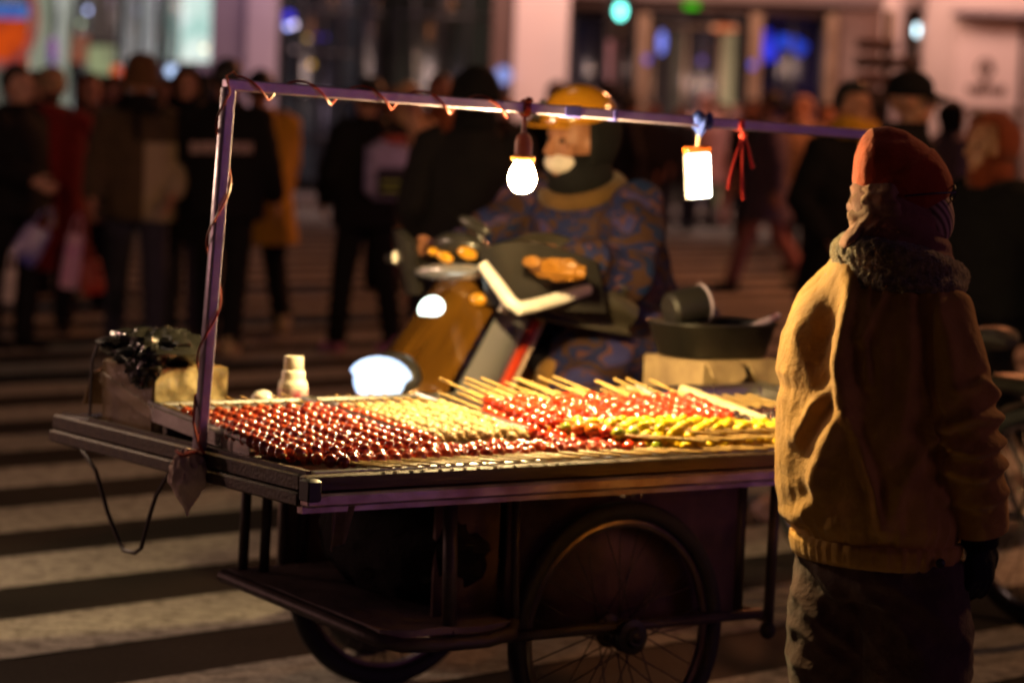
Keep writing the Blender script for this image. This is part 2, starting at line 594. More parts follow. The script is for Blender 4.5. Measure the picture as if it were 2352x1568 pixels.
nb = MB()
p0, p1 = at(1758, 70, YW + .9), at(1768, 142, YW + .9)
nb.tube([p0, (p0 + p1) / 2 + V((-.02, 0, 0)), p1], [.09, .12, .15], 10)
link('light_strip', nb, G('neon_blue', (60, 70, 255), .9, (40, 40, 180)), label='upright blue neon light in the dark room right of the entrance', cat='neon light', group='blue neon lights in the dark room')
nb = MB()
p0, p1 = at(1786, 92, YW + .9), at(1850, 117, YW + .9)
nb.tube([p0, (p0 + p1) / 2 + V((0, 0, .03)), p1], [.08, .12, .1], 10)
link('light_strip', nb, G('neon_blue2', (40, 80, 235), .9, (30, 60, 190)), label='slanting blue neon light in the dark room right of the entrance', cat='neon light', group='blue neon lights in the dark room')
link('exit_light', slab(1572, 6, 1606, 20, YW + .02, .08, bev=.02), G('exit_green', (70, 200, 20), 1.0), label='small green light on the beam over the entrance', cat='light')
link('door_light', slab(1634, 58, 1694, 72, YW + .3, .1, bev=.03), G('cap_light', (240, 170, 130), 1.0, (200, 90, 40), scale=2), label='orange light bar over the pale lobby column', cat='light')

# pedestrian signal
p = at(1425, 26, 39.0)
sg = thing('pedestrian_signal', 'pedestrian signal showing a bright green light before the dark doorway', 'traffic light', (p.x, p.y, 0))
link('pole', MB().tube([(-.04, .2, 0), (-.04, .2, p.z + .9)], .05, 10), M_BLACK, sg)
hs = MB().box((0, .1, p.z), (.36, .2, .8), bev=.03)
link('housing', hs, M_BLACK, sg)
link('lens', MB().ell((0, -.02, p.z), (.075, .03, .11), nu=16, nv=8), G('signal_green', (120, 255, 235), 5.0), sg)

# poster panel with an emblem and a word too small to read
p0 = at(2200, 42, YW - .18); p1 = at(2336, 250, YW - .18)
sp = thing('shop_sign', 'large pale sign panel with a round brown emblem above a short dark word', 'sign', ((p0.x + p1.x) / 2, YW - .16, p1.z))
W_, H_ = p1.x - p0.x, p0.z - p1.z
link('panel', MB().box((0, 0, H_ / 2), (W_, .06, H_), bev=.01), mat('sign_pale', (.66, .50, .45), c2=(.6, .45, .41), rough=.6, scale=1), sp)
M_SB = mat('sign_brown', (.09, .04, .025), rough=.6)
em = MB()
q = at(2263, 158, YW - .2); ox, oz = q.x - (p0.x + p1.x) / 2, q.z - p1.z
em.tube([(ox + .10 * cos(t), -.04, oz + .12 * sin(t)) for t in [2 * pi * k / 20 for k in range(20)]], .03, 6, closed=True)
em.ell((ox + .03, -.04, oz + .03), (.05, .02, .05)); em.box((ox, -.04, oz - .19), (.09, .02, .08))
link('emblem', em, M_SB, sp)
q = at(2264, 207, YW - .2); ox, oz = q.x - (p0.x + p1.x) / 2, q.z - p1.z
wd = MB()
for k, (w, h) in enumerate(((.06, .12), (.075, .14), (.08, .15), (.05, .12), (.07, .13), (.06, .13), (.08, .15))):
    x = ox - .25 + k * .083
    wd.box((x, -.04, oz - (.01 if k % 2 else 0)), (w, .02, h), bev=.005)
link('lettering', wd, M_SB, sp)
link('dark_strip', slab(2338, 40, 2352, 320, YW - .14, .05, bottom=BOT), M_DARKI, shopR)

# hanging sign at far left: orange board in a pink loop
p = at(28, 70, 38.0)
hg = thing('hanging_sign', 'orange sign board with a blue top under a thick pink loop', 'sign', p)
link('board', MB().box((-.1, 0, -.16), (.62, .1, .62), bev=.03), G('sign_orange', (220, 80, 20), .8, (170, 60, 30), scale=2.5), hg)
link('top_board', MB().box((-.1, 0, .26), (.62, .1, .2), bev=.03), G('sign_blue', (90, 130, 200), .8, (50, 80, 170)), hg)
link('loop', MB().tube([(-.1 + .42 * cos(t), -.06, .14 + .6 * sin(t)) for t in [2 * pi * k / 28 for k in range(28)]], .055, 8, closed=True), G('sign_pink', (175, 95, 85), .7, (140, 60, 60)), hg)
link('pole', MB().tube([(-.1, .1, -p.z), (-.1, .1, .2)], .05, 8), M_BLACK, hg)

p = at(80, 0, YW + .5)
def stand(px0, py0, px1, py1, rgb, rgb2, label, Y=41.2):
    q0, q1 = at(px0, py0, Y), at(px1, py1, Y)
    t = thing('display_stand', label, 'display stand', ((q0.x + q1.x) / 2, Y, .14), group='display stands before the lit shop')
    h = q0.z - .14
    link('panel', MB().box((0, 0, (h + q1.z - .14) / 2), (q1.x - q0.x, .08, q0.z - q1.z), bev=.02), G('stand_%d' % px0, rgb, .9, rgb2, scale=2.0), t)
    link('post', MB().box((0, .05, (q1.z - .1) / 2), (.08, .06, q1.z - .1)), M_BLACK, t)
    return t
stand(166, 78, 202, 145, (150, 80, 58), (90, 80, 66), 'display stand with a terracotta panel before the brown window')
stand(204, 104, 262, 172, (150, 158, 116), (110, 104, 84), 'display stand with a sage green panel before the brown window')
stand(256, 150, 277, 204, (225, 70, 10), (190, 60, 20), 'narrow display stand with a vivid orange panel')
stand(112, 88, 130, 148, (70, 60, 130), (170, 30, 140), 'narrow display stand with a violet and magenta panel')

# direction boards on a post
p = at(2040, 150, 26.0)
sp2 = thing('signpost', 'post carrying a stack of dull mauve boards behind the man in the black cap', 'signpost', (p.x, p.y, 0))
link('post', MB().tube([(0, .06, 0), (0, .06, p.z + .5)], .045, 8), M_BLACK, sp2)
mb_ = mat('mauve_board', (.10, .055, .055), rough=.5, scale=3)
for dz, dx, w, c in ((.18, -.12, .36, 0), (.02, .0, .62, 1), (-.14, -.05, .5, 0), (-.28, -.03, .4, 1)):
    link('board', MB().box((dx, 0, p.z + dz), (w, .05, .11), bev=.01), mb_ if c == 0 else mat('mauve_dark_board', (.05, .028, .03), rough=.5), sp2)

# ------------------------------------------------------------------ light
W = bpy.data.worlds.new('World')
S.world = W
W.use_nodes = True
N, Lk = W.node_tree.nodes, W.node_tree.links
bg = N['Background']
sky = N.new('ShaderNodeTexSky'); sky.sky_type = 'NISHITA'; sky.sun_disc = False
sky.sun_elevation = rad(2); sky.sun_rotation = rad(200)
bg.inputs['Strength'].default_value = .0
tc = N.new('ShaderNodeTexCoord'); sx = N.new('ShaderNodeSeparateXYZ'); Lk.new(tc.outputs['Generated'], sx.inputs[0])
rp = N.new('ShaderNodeValToRGB')
rp.color_ramp.elements[0].position = .0; rp.color_ramp.elements[0].color = (1.0, .58, .50, 1)
rp.color_ramp.elements[1].position = .7; rp.color_ramp.elements[1].color = (.20, .12, .12, 1)
Lk.new(sx.outputs['Z'], rp.inputs['Fac'])
# violet glow of the lit street behind us
dt = N.new('ShaderNodeVectorMath'); dt.operation = 'DOT_PRODUCT'; dt.inputs[1].default_value = V((-.25, -.96, .12)).normalized()
Lk.new(tc.outputs['Generated'], dt.inputs[0])
pw_ = N.new('ShaderNodeMath'); pw_.operation = 'POWER'; pw_.use_clamp = True; pw_.inputs[1].default_value = 5
mxm = N.new('ShaderNodeMath'); mxm.operation = 'MAXIMUM'; mxm.inputs[1].default_value = 0
Lk.new(dt.outputs['Value'], mxm.inputs[0]); Lk.new(mxm.outputs[0], pw_.inputs[0])
b3 = N.new('ShaderNodeBackground'); b3.inputs['Color'].default_value = (.70, .28, .72, 1)
ml = N.new('ShaderNodeMath'); ml.operation = 'MULTIPLY'; ml.inputs[1].default_value = .045
dt2 = N.new('ShaderNodeVectorMath'); dt2.operation = 'DOT_PRODUCT'; dt2.inputs[1].default_value = V((.93, -.34, .10)).normalized()
Lk.new(tc.outputs['Generated'], dt2.inputs[0])
mx2 = N.new('ShaderNodeMath'); mx2.operation = 'MAXIMUM'; mx2.inputs[1].default_value = 0
pw2 = N.new('ShaderNodeMath'); pw2.operation = 'POWER'; pw2.inputs[1].default_value = 55
ml2 = N.new('ShaderNodeMath'); ml2.operation = 'MULTIPLY_ADD'; ml2.inputs[1].default_value = 1.5
Lk.new(dt2.outputs['Value'], mx2.inputs[0]); Lk.new(mx2.outputs[0], pw2.inputs[0]); Lk.new(pw2.outputs[0], ml2.inputs[0])
Lk.new(pw_.outputs[0], ml.inputs[0]); Lk.new(ml.outputs[0], ml2.inputs[2]); Lk.new(ml2.outputs[0], b3.inputs['Strength'])
b2 = N.new('ShaderNodeBackground'); b2.inputs['Strength'].default_value = .0018
Lk.new(rp.outputs['Color'], b2.inputs['Color'])
Lk.new(sky.outputs['Color'], bg.inputs['Color']); bg.inputs['Strength'].default_value = .002
ad = N.new('ShaderNodeAddShader'); Lk.new(bg.outputs[0], ad.inputs[0]); Lk.new(b2.outputs[0], ad.inputs[1])
ad2 = N.new('ShaderNodeAddShader'); Lk.new(ad.outputs[0], ad2.inputs[0]); Lk.new(b3.outputs[0], ad2.inputs[1])
Lk.new(ad2.outputs[0], N['World Output'].inputs['Surface'])


def light(name, kind, e, c, loc, target=None, **k):
    l = bpy.data.lights.new(name, kind)
    l.energy = e
    l.color = c
    for a, b in k.items():
        setattr(l, a, b)
    o = bpy.data.objects.new(name, l)
    COL.objects.link(o)
    o.location = loc
    if target is not None:
        o.rotation_euler = (V(target) - V(loc)).to_track_quat('-Z', 'Y').to_euler()
    return o


# street lighting: dim sun added as ambient fill, then lamps out of view
light('street_ambient_sun', 'SUN', .07, (1.0, .72, .52), (-2, 12, 14), (0, 7, 0), angle=rad(14))
light('unseen_street_light', 'POINT', 62, (1.0, .66, .44), (-2.1, 7.75, 1.75), shadow_soft_size=.10)  # unseen warm bulb, placed low to side-light the vendor and near road
light('unseen_street_light', 'POINT', 1350, (1.0, .31, .11), (5.0, 25.5, 6.5), shadow_soft_size=.4)
light('unseen_street_light', 'POINT', 330, (1.0, .46, .18), (5.2, 10.6, 4.0), shadow_soft_size=.2)
light('unseen_street_light', 'POINT', 210, (1.0, .50, .42), (-8.2, 9.2, 1.6), shadow_soft_size=.25)  # low pink fill added to brighten the crowd from the left
# lamps over the shop wall
for px, e, c in ((1245, 270, (1, .66, .58)), (2080, 85, (1, .64, .56)), (2330, 90, (1, .64, .56)), (1740, 170, (1, .6, .42))):
    q = at(px, 0, YW - 3.4)
    light('wall_lamp_light', 'AREA', e, c, (q.x, q.y, 5.6), (q.x, YW, 2.4), size=1.6)
q = at(585, 0, YW - 2.0)
light('wall_lamp_light', 'AREA', 48, (.9, .6, .85), (q.x, q.y, 5.2), (q.x + .3, YW, 2.6), size=.8)
# ------------------------------------------------------------------ the vendor's cart (local x = along its front, y = across, away from us)
CART = V((-.4231, 5.8717, 0)); YAW = .62381
CL = V((cos(YAW), sin(YAW), 0)); CA = V((-sin(YAW), cos(YAW), 0))
def cw(u, v, z=0.0): return CART + CL * u + CA * v + V((0, 0, z))


M_WOODD = mat('dark_wood', (.10, .062, .035), c2=(.05, .03, .018), rough=.55, scale=6, stretch=(.6, 6, 6), bump=.3, bscale=20)
M_STEEL = mat('steel', (.60, .58, .55), c2=(.42, .40, .38), rough=.28, metal=1.0, scale=5, bump=.08)
M_RUST = mat('rusty_sheet', (.24, .13, .11), c2=(.09, .055, .05), rough=.65, metal=.2, scale=7, bump=.4, bscale=30, detail=8)
M_IRON = mat('painted_iron', (.09, .07, .068), c2=(.045, .03, .027), rough=.5, metal=.3, scale=10, bump=.2)
M_RUBBER = mat('tyre_rubber', (.022, .021, .021), rough=.75, scale=20, bump=.3)
M_RAIL = mat('worn_rail', (.62, .48, .52), c2=(.32, .20, .20), rough=.42, metal=.75, scale=9, detail=8, bump=.2)
M_POLE = mat('pole_paint', (.46, .38, .50), c2=(.34, .27, .36), rough=.32, metal=.35, scale=12, bump=.1)
M_WIRE = mat('red_wire', (.42, .06, .03), c2=(.25, .03, .02), rough=.4)
M_WIREB = mat('dark_wire', (.03, .009, .006), rough=.5)

cart = thing('vending_cart', 'two-wheeled street cart carrying trays of candied fruit skewers', 'cart', CART, YAW)
ZD = .715
UL, VL = 2.05, 1.19
dk = MB().box((UL / 2, VL / 2, ZD - .015), (UL - .06, VL - .06, .03))
link('deck', dk, mat('deck_sheet', (.30, .27, .23), c2=(.2, .18, .15), rough=.35, metal=.7, scale=4, bump=.1), cart)
fr = MB()
fr.box((UL / 2, .014, .718), (UL, .028, .036), bev=.004)
link('rail', fr, M_WOODD, cart)
fr = MB().box((UL / 2, -.004, .685), (UL + .01, .034, .028), bev=.005)
fr.box((UL / 2, .02, .664), (UL, .02, .018))
link('rail', fr, M_RAIL, cart)
fr = MB().box((.014, VL / 2 + .014, .718), (.028, VL - .03, .036), bev=.004)
fr.box((.006, VL / 2 + .01, .684), (.03, VL - .02, .03), bev=.004)
fr.box((.022, VL / 2, .74), (.014, VL - .05, .008))
link('rail', fr, M_WOODD, cart)
fr = MB().box((UL - .014, VL / 2, .70), (.028, VL - .06, .07), bev=.004)
link('rail', fr, M_WOODD, cart)
fr = MB().box((UL / 2, VL - .014, .70), (UL - .06, .028, .07), bev=.004)
link('rail', fr, M_WOODD, cart)
link('rail', MB().box((UL / 2, .040, .738), (UL - .08, .016, .006), bev=.002), M_STEEL, cart)
link('corner_cap', MB().box((.010, -.004, .706), (.034, .040, .050), bev=.005), M_BLACK, cart)
link('corner_plate', MB().box((.075, VL - .085, .7365), (.13, .15, .006), rot=Matrix.Rotation(rad(-2.6), 3, 'X'), bev=.002), mat('bright_plate', (.85, .86, .88), rough=.18, metal=1.0), cart)
# under-body
bd = MB()
bd.box((.545, .18, .50), (.175, .012, .36)); bd.box((1.0, .17, .49), (.70, .012, .36))
link('side_panel', bd, M_RUST, cart)
bd = MB().box((1.345, .62, .50), (.012, .86, .36)); bd.box((.955, 1.03, .50), (.79, .012, .36)); bd.box((.955, .6, .325), (.79, .84, .02))
link('body_box', bd, M_RUST, cart)
# low shelf with a rounded pipe edge
sh = MB()
def shelf(u, v):
    x = .276 + .335 * u
    y0 = .075 if x > .33 else .075 + (.33 - x) * .8
    return (x, y0 + (.795 - y0) * v, .382 - .03 * (1 - v) + .006 * noise.noise(V((x * 9, v * 7, 3))))
sh.grid(lambda u, v: shelf(u, 1 - v), 10, 16, .016)
link('shelf', sh, mat('shelf_board', (.26, .20, .19), c2=(.13, .095, .09), rough=.6, scale=9, bump=.3), cart)
pp = MB().tube([(.270, .80, .380), (.270, .5, .366), (.268, .18, .350), (.278, .12, .343), (.31, .075, .337), (.40, .055, .335), (.52, .05, .336), (.595, .062, .345), (.618, .09, .362)], .017, 10)
link('pipe_edge', pp, M_IRON, cart)
for a, b, r in (((.455, .12, .665), (.445, .09, .345), .017), ((.636, .12, .665), (.622, .085, .35), .010), ((.315, .775, .665), (.308, .775, .385), .013), ((.35, .735, .665), (.343, .735, .385), .013), ((.63, 1.02, .665), (.62, 1.02, .34), .015), ((1.35, .17, .665), (1.35, .17, .315), .016), ((.56, 1.01, .665), (.56, 1.01, .34), .012)):
    link('support_bar', MB().tube([a, b], r, 8), M_IRON, cart)
for y in (.08, 1.12):
    link('frame_bar', MB().tube([(.45, y if y < .5 else 1.0, .332), (1.35, y if y < .5 else 1.0, .332)], .013, 8), M_IRON, cart)
link('axle', MB().tube([(.936, .03, .3115), (.936, 1.16, .3115)], .012, 8), M_IRON, cart)
rl = MB()
for y in (.10, .30):
    rl.tube([(1.40, y, .67), (1.395, y, .30)], .013, 8)
rl.tube([(1.395, .095, .315), (1.395, .52, .315)], .013, 8)
link('rest_leg', rl, M_IRON, cart)
link('leg_foot', MB().ell((1.395, .10, .285), (.02, .02, .024)), M_RUBBER, cart)
wr = .3115
for y in (.1093, 1.086):
    wc = V((.936, y, wr))
    w = link('wheel', MB().tube([wc + V(((wr - .022) * cos(t), 0, (wr - .022) * sin(t))) for t in [2 * pi * k / 72 for k in range(72)]], .0225, 10, ref=(0, 1, 0), closed=True), M_RUBBER, cart)
    link('rim', MB().tube([wc + V(((wr - .052) * cos(t), 0, (wr - .052) * sin(t))) for t in [2 * pi * k / 72 for k in range(72)]], .011, 8, ref=(0, 1, 0), closed=True), mat('rim_metal', (.22, .17, .16), c2=(.13, .09, .08), rough=.35, metal=.9, scale=10), w)
    hb = MB()
    rx = Matrix.Rotation(rad(90), 3, 'X')
    hb.lathe([(0, -.05), (.014, -.05), (.016, -.036), (.04, -.033), (.04, -.026), (.024, -.02), (.022, .02), (.04, .026), (.04, .033), (.016, .036), (.014, .05), (0, .05)], wc, 18, rx)
    link('hub', hb, M_IRON, w)
    spk = MB()
    for k in range(32):
        t = 2 * pi * k / 32
        sd_ = -1 if k % 2 else 1
        t2 = t + (.9 if (k // 2) % 2 else -.9)
        spk.tube([wc + V((.036 * cos(t2), .03 * sd_, .036 * sin(t2))), wc + V(((wr - .06) * cos(t), .004 * sd_, (wr - .06) * sin(t)))], .0017, 5)
    link('spokes', spk, M_IRON, w)
    if y < .5:
        dr_ = MB().lathe([(0, -.075), (.02, -.075), (.026, -.066), (.042, -.062), (.042, -.048), (.03, -.044), (0, -.044)], wc, 20, Matrix.Rotation(rad(-90), 3, 'X'))
        link('drum', dr_, M_BLACK, w)
# canopy frame: post, long bar, far post
PV = .462
def sq(mb, a, b, w): return mb.bar(a, b, w, w, bev=.003)
link('post', sq(MB(), (.0, PV, .69), (.05, PV, 1.548), .026), M_POLE, cart)
link('post', sq(MB(), (2.0, PV, .71), (2.0, PV, 1.485), .026), M_POLE, cart)
link('crossbar', sq(MB(), (.04, PV, 1.553), (2.013, PV, 1.4917), .026), M_POLE, cart)
def barz(u): return 1.553 + (1.494 - 1.553) * (u - .04) / 1.9
for u0, w_ in ((1.0, .05), (1.13, .012)):
    link('tape', MB().box((u0, PV, barz(u0)), (w_, .029, .029), bev=.002), mat('blue_tape', (.10, .09, .42), rough=.35), cart)
# wire wound round the frame
wp = []
for k in range(140):
    t = k / 139
    z = .86 + (1.535 - .86) * t
    a = t * 2 * pi * 2.6 + .6
    wp.append((.0 + .05 * (z - .69) / .858 + .021 * cos(a), PV + .021 * sin(a), z))
a0 = atan2(0, 1)
wp += [(.035, PV - .012, 1.572), (.06, PV, 1.582)]
for k in range(190):
    t = k / 189
    u0 = .07 + .76 * t
    a = t * 2 * pi * 4.6 + 1.57
    s_ = .0205 + .006 * max(0, -sin(a))
    wp.append((u0, PV + s_ * cos(a), barz(u0) + s_ * sin(a)))
link('wire', MB().tube(wp, .0027, 6), M_WIRE, cart)
lp = [(.0, PV + .02, .86), (-.02, PV - .01, .80), (-.012, PV - .02, .755), (.0, PV - .03, .73)]
link('wire', MB().tube(lp, .0035, 6), M_WIRE, cart)
# loop of cord under the left end
p_ = [(-.005, 1.02, .668), (-.01, .98, .655), (-.012, .93, .63), (-.014, .86, .54), (-.014, .80, .48), (-.014, .775, .462), (-.014, .72, .465), (-.014, .69, .48), (-.014, .66, .55), (-.012, .63, .61), (-.008, .58, .668)]
link('cord', MB().tube(p_, .005, 6), M_WIREB, cart)
# thin upright wire on the far left corner
link('rod', MB().tube([(.03, VL - .14, .73), (.03, VL - .145, .88), (.035, VL - .17, .935), (.06, VL - .23, .95)], .0035, 6), M_BLACK, cart)

# ------------------------------------------------------------------ lamps on the frame
u0 = .865
zb = 1.359
bulb = thing('light_bulb', 'glowing round bulb in an orange socket hanging by its wire from the long bar', 'light bulb', cw(u0, PV, zb), YAW)
gl = glow('bulb_glow', (1.0, .70, .30), 2800)
link('globe', MB().lathe([(0, -.036), (.012, -.0345), (.024, -.027), (.0315, -.013), (.033, .0), (.031, .012), (.025, .026), (.0185, .036), (.016, .042), (0, .042)], n=28), gl, bulb)
link('collar', MB().lathe([(.016, .040), (.029, .041), (.030, .050), (.022, .056), (0, .056)], n=24), mat('collar_orange', (.75, .32, .08), rough=.4), bulb)
link('socket', MB().lathe([(0, .055), (.021, .055), (.0215, .085), (.018, .10), (.010, .108), (0, .11)], n=20), mat('socket_salmon', (.55, .20, .13), rough=.45), bulb)
kz = barz(u0) - zb
wl_ = MB().tube([(.004, 0, .108), (.003, 0, .13), (-.002, 0, .15), (0, 0, kz - .016)], .0028, 6)
wl_.tube([(-.006, 0, .108), (-.004, 0, .13), (-.001, 0, .15), (.002, 0, kz - .016)], .0028, 6)
for q_ in range(4):
    wl_.tube([(.004 * q_ - .006 + .004 * cos(t), .019 * cos(t), kz + .019 * sin(t)) for t in [2 * pi * k / 14 for k in range(14)]], .003, 6, closed=True)
wl_.ell((0, -.015, kz + .018), (.012, .01, .008))
link('wire', wl_, M_WIRE, bulb)

u1 = 1.41
z1 = 1.375
lb = thing('hanging_lamp', 'bright white rectangular lamp with orange top tied to the bar by a blue knot', 'lamp', cw(u1, PV, z1), YAW)
rt = Matrix.Rotation(rad(-6), 4, 'Y') @ Matrix.Rotation(rad(-18), 4, 'Z')
link('light_panel', MB().box((0, -.006, 0), (.060, .012, .112), bev=.004).xf(rt), glow('panel_glow', (1.0, .95, .78), 16), lb)
link('case', MB().box((0, .009, -.001), (.066, .016, .120), bev=.005).xf(rt), mat('case_grey', (.25, .25, .28), rough=.4), lb)
link('top_cap', MB().box((0, 0, .065), (.067, .032, .018), bev=.004).xf(rt), mat('cap_orange', (.75, .15, .02), rough=.4), lb)
kz = barz(u1) - z1
link('hook', MB().tube([rt @ V((0, 0, .07)), rt @ V((.004, 0, .088)), V((-.004, 0, .103))], .006, 8), mat('hook_cream', (.7, .5, .3), rough=.5), lb)
kn = MB().ell((-.012, -.012, kz + .006), (.024, .014, .016)); kn.ell((.016, -.014, kz + .002), (.014, .01, .022))
kn.tube([(-.004, -.012, kz), (.0, -.01, kz - .02), (-.004, 0, .10)], [.012, .009, .008], 8)
kn.tube([(-.006 + .002 * cos(t), .022 * cos(t), kz + .022 * sin(t)) for t in [2 * pi * k / 16 for k in range(16)]], .006, 6, closed=True)
link('blue_knot', kn, mat('blue_cloth', (.02, .05, .32), c2=(.05, .10, .5), rough=.7, scale=60), lb)

u2 = 1.535
rb = thing('red_ribbon', 'bright red ribbon tied round the bar beside the rectangular lamp', 'ribbon', cw(u2, PV, barz(u2)), YAW)
M_RIB = mat('ribbon_red', (.62, .03, .015), c2=(.5, .02, .01), rough=.5, sheen=.2)
kn = MB().box((0, 0, 0), (.022, .032, .034), bev=.006)
kn.ell((.002, -.018, -.028), (.012, .008, .012))
link('knot', kn, M_RIB, rb)
for pts in ([(-.004, -.02, -.03), (-.022, -.02, -.08), (-.034, -.02, -.12), (-.042, -.02, -.165)], [(0, -.02, -.03), (-.002, -.022, -.09), (.003, -.02, -.15), (.010, -.02, -.19)], [(.006, -.02, -.03), (.02, -.02, -.06), (.028, -.02, -.085), (.038, -.02, -.11)]):
    link('tail', MB().tube(pts, [.004, .005, .006, .007], 6, ref=(1, 0, 0), squash=.3), M_RIB, rb)

# ------------------------------------------------------------------ trays
def slope(v):                    # height of the sloping tray floor
    return .738 + max(0, v - .30) * .07
trays = []
for (ua, ub, lab) in ((.035, .45, 'left steel tray of dark red haw skewers next to the post'), (.46, .785, 'middle steel tray of pale nut-crusted skewers'), (.795, 1.45, 'right steel tray heaped with bright red strawberry skewers'), (1.475, 1.90, 'nearly empty steel tray beyond the wooden stick')):
    t = thing('steel_tray', lab, 'tray', CART, YAW)
    va, vb = .295, .745
    a = MB().grid(lambda x, y: (ua + (ub - ua) * x, va + (vb - va) * y, slope(va + (vb - va) * y)), 8, 8, .002)
    link('floor', a, M_STEEL if ua < 1.4 else M_WOODD, t)
    r = MB()
    for y0, y1, hz in ((va, va, .012), (vb, vb, .034)):
        r.grid(lambda x, y: (ua + (ub - ua) * x, y0 + .01 * y, slope(y0) + hz * y), 8, 2, .002)
        r.tube([(ua, y0 + .012, slope(y0) + hz), (ub, y0 + .012, slope(y0) + hz)], .0075, 8)
    for x0 in (ua, ub):
        r.grid(lambda x, y: (x0, va + (vb - va) * x, slope(va + (vb - va) * x) + (.034 + .006 * x) * y), 8, 2, .002)
        r.tube([(x0, va, slope(va) + .034), (x0, vb + .012, slope(vb) + .040)], .0075, 8)
    link('rim', r, M_STEEL, t)
    f_ = MB().box(((ua + ub) / 2, vb - .03, .742), (ub - ua - .04, .03, .05))
    link('foot', f_, M_WOODD, t)

# ------------------------------------------------------------------ skewers: a stick and its fruit
M_STICK = mat('bamboo', (.66, .44, .16), c2=(.52, .33, .10), rough=.5, scale=30, stretch=(1, .05, 1))
def glaze(name, c, c2, r=.12, **k):
    return mat(name, c, c2=c2, rough=r, coat=1.0, scale=25, spec=.6, bump=.25, bscale=70, **k)
M_HAW = glaze('haw_glaze', (.54, .085, .020), (.32, .034, .010))
M_HAW2 = glaze('haw_dark_glaze', (.34, .040, .012), (.18, .018, .007))
M_STRAW = glaze('strawberry_glaze', (.72, .050, .008), (.50, .022, .005))
M_ORANGE = glaze('mandarin_glaze', (.75, .18, .012), (.6, .15, .012))
M_PINE = mat('pineapple_glaze', (.92, .66, .012), c2=(.80, .50, .008), rough=.3, coat=.25, scale=25, bump=.25, bscale=70)
M_GRAPE = glaze('grape_glaze', (.05, .012, .016), (.03, .008, .008))
M_GREEN = glaze('kiwi_glaze', (.38, .46, .03), (.26, .34, .02))
M_NUT = mat('nut_crust', (.62, .42, .16), c2=(.42, .26, .08), rough=.45, scale=90, bump=.7, bscale=120, coat=.3)

def lumpy(r, am, seed, sc=1.0):
    def fn(p):
        n_ = noise.noise(p * (sc / r) + V((seed * 3.1, 0, 0)))
        return p * (1 + am * n_)
    return fn

FR = {}
for kind, r, am in (('haw', (.0175, .0165, .0175), .06), ('straw', (.0185, .021, .0175), .08), ('pine', (.017, .018, .013), .12), ('grape', (.0165, .0175, .0165), .03), ('nut', (.0155, .019, .0155), .10)):
    FR[kind] = []
    for s_ in range(3):
        mb2 = MB().ell((0, 0, 0), r, nu=18, nv=12, fn=lumpy(r[0], am, s_ + len(kind), 1.3 if kind != 'nut' else 3))
        FR[kind].append(mesh_of(mb2, 'fruit'))
STK = mesh_of(MB().tube([(0, -.25, 0), (0, .244, 0), (0, .25, 0)], [.0032, .0032, .0012], 7), 'stick')
FMAT = dict(haw=M_HAW, hawd=M_HAW2, straw=M_STRAW, orange=M_ORANGE, pine=M_PINE, grape=M_GRAPE, nut=M_NUT, green=M_GREEN)
FKIND = dict(haw='haw', hawd='haw', straw='straw', orange='straw', pine='pine', grape='grape', nut='nut', green='grape')
def setm(o, m):
    o.material_slots[0].link = 'OBJECT'
    o.material_slots[0].material = m
for k in FR:
    for me in FR[k]:
        me.materials.append(M_HAW)
STK.materials.append(M_STICK)

NSK = [0]
def skewer(a, b, kinds, label, group, f0=.06, f1=.78, length=None):
    """stick from a (fruit end) to b (handle end), cart coordinates"""
    NSK[0] += 1
    a, b = V(a), V(b)
    d = (b - a)
    L_ = d.length
    root = bpy.data.objects.new('fruit_skewer', None)
    COL.objects.link(root)
    root.empty_display_size = .05
    tag(root, label, 'skewer', group)
    q = d.to_track_quat('Y', 'Z')
    # +y is towards the handle
    Mx = Matrix.Translation(CART) @ Matrix.Rotation(YAW, 4, 'Z') @ Matrix.Translation((a + b) / 2) @ q.to_matrix().to_4x4()
    root.matrix_world = Mx
    s_ = bpy.data.objects.new('stick', STK)
    COL.objects.link(s_); s_.parent = root
    s_.scale = (1, L_ / .5, 1)
    n_ = len(kinds)
    y0, y1 = -L_ / 2 + f0 * L_, -L_ / 2 + f1 * L_
    for i, k in enumerate(kinds):
        me = random.choice(FR[FKIND[k]])
        o = bpy.data.objects.new('fruit', me)
        COL.objects.link(o); o.parent = root
        setm(o, FMAT[k])
        sc = random.uniform(.82, 1.06) * (1 - .10 * (i == 0))
        o.location = (random.gauss(0, .0012), y0 + (y1 - y0) * (i + .5) / n_ + random.gauss(0, .001), random.gauss(0, .0012))
        o.rotation_euler = (random.gauss(0, .25), random.uniform(0, 6.28), random.gauss(0, .25))
        o.scale = (sc, sc, sc)
    return root


R = random.uniform
G1 = 'haw skewers in the left steel tray'
for i in range(10):
    u = .056 + i * .0415 + R(-.004, .004)
    skewer((u - .018 + R(-.006, .006), .135 + R(-.015, .015), .762), (u + .016, .82 + R(-.02, .04), slope(.82) + .034), ['hawd' if random.random() < .3 else 'haw' for _ in range(15)], 'dark red haw skewer in the sloping left tray with its stick over the far rim', G1, f0=.01, f1=.76)
skewer((.478, .20, .762), (.498, .82, slope(.82) + .03), ['haw'] * 13, 'single red haw skewer beside the divider in the tray of pale skewers', None, f0=.02, f1=.74)
G2 = 'nut-crusted skewers in the middle tray'
for i in range(8):
    u = .533 + i * .0335 + R(-.003, .003)
    skewer((u - .01, .25 + R(-.012, .012), .764), (u + .01, .80 + R(-.03, .03), .806), ['nut'] * 12, 'pale nut-crusted skewer lying up the sloping middle tray', G2, f0=.02, f1=.74)
G3 = 'strawberry skewers in the lower layer of the right tray'
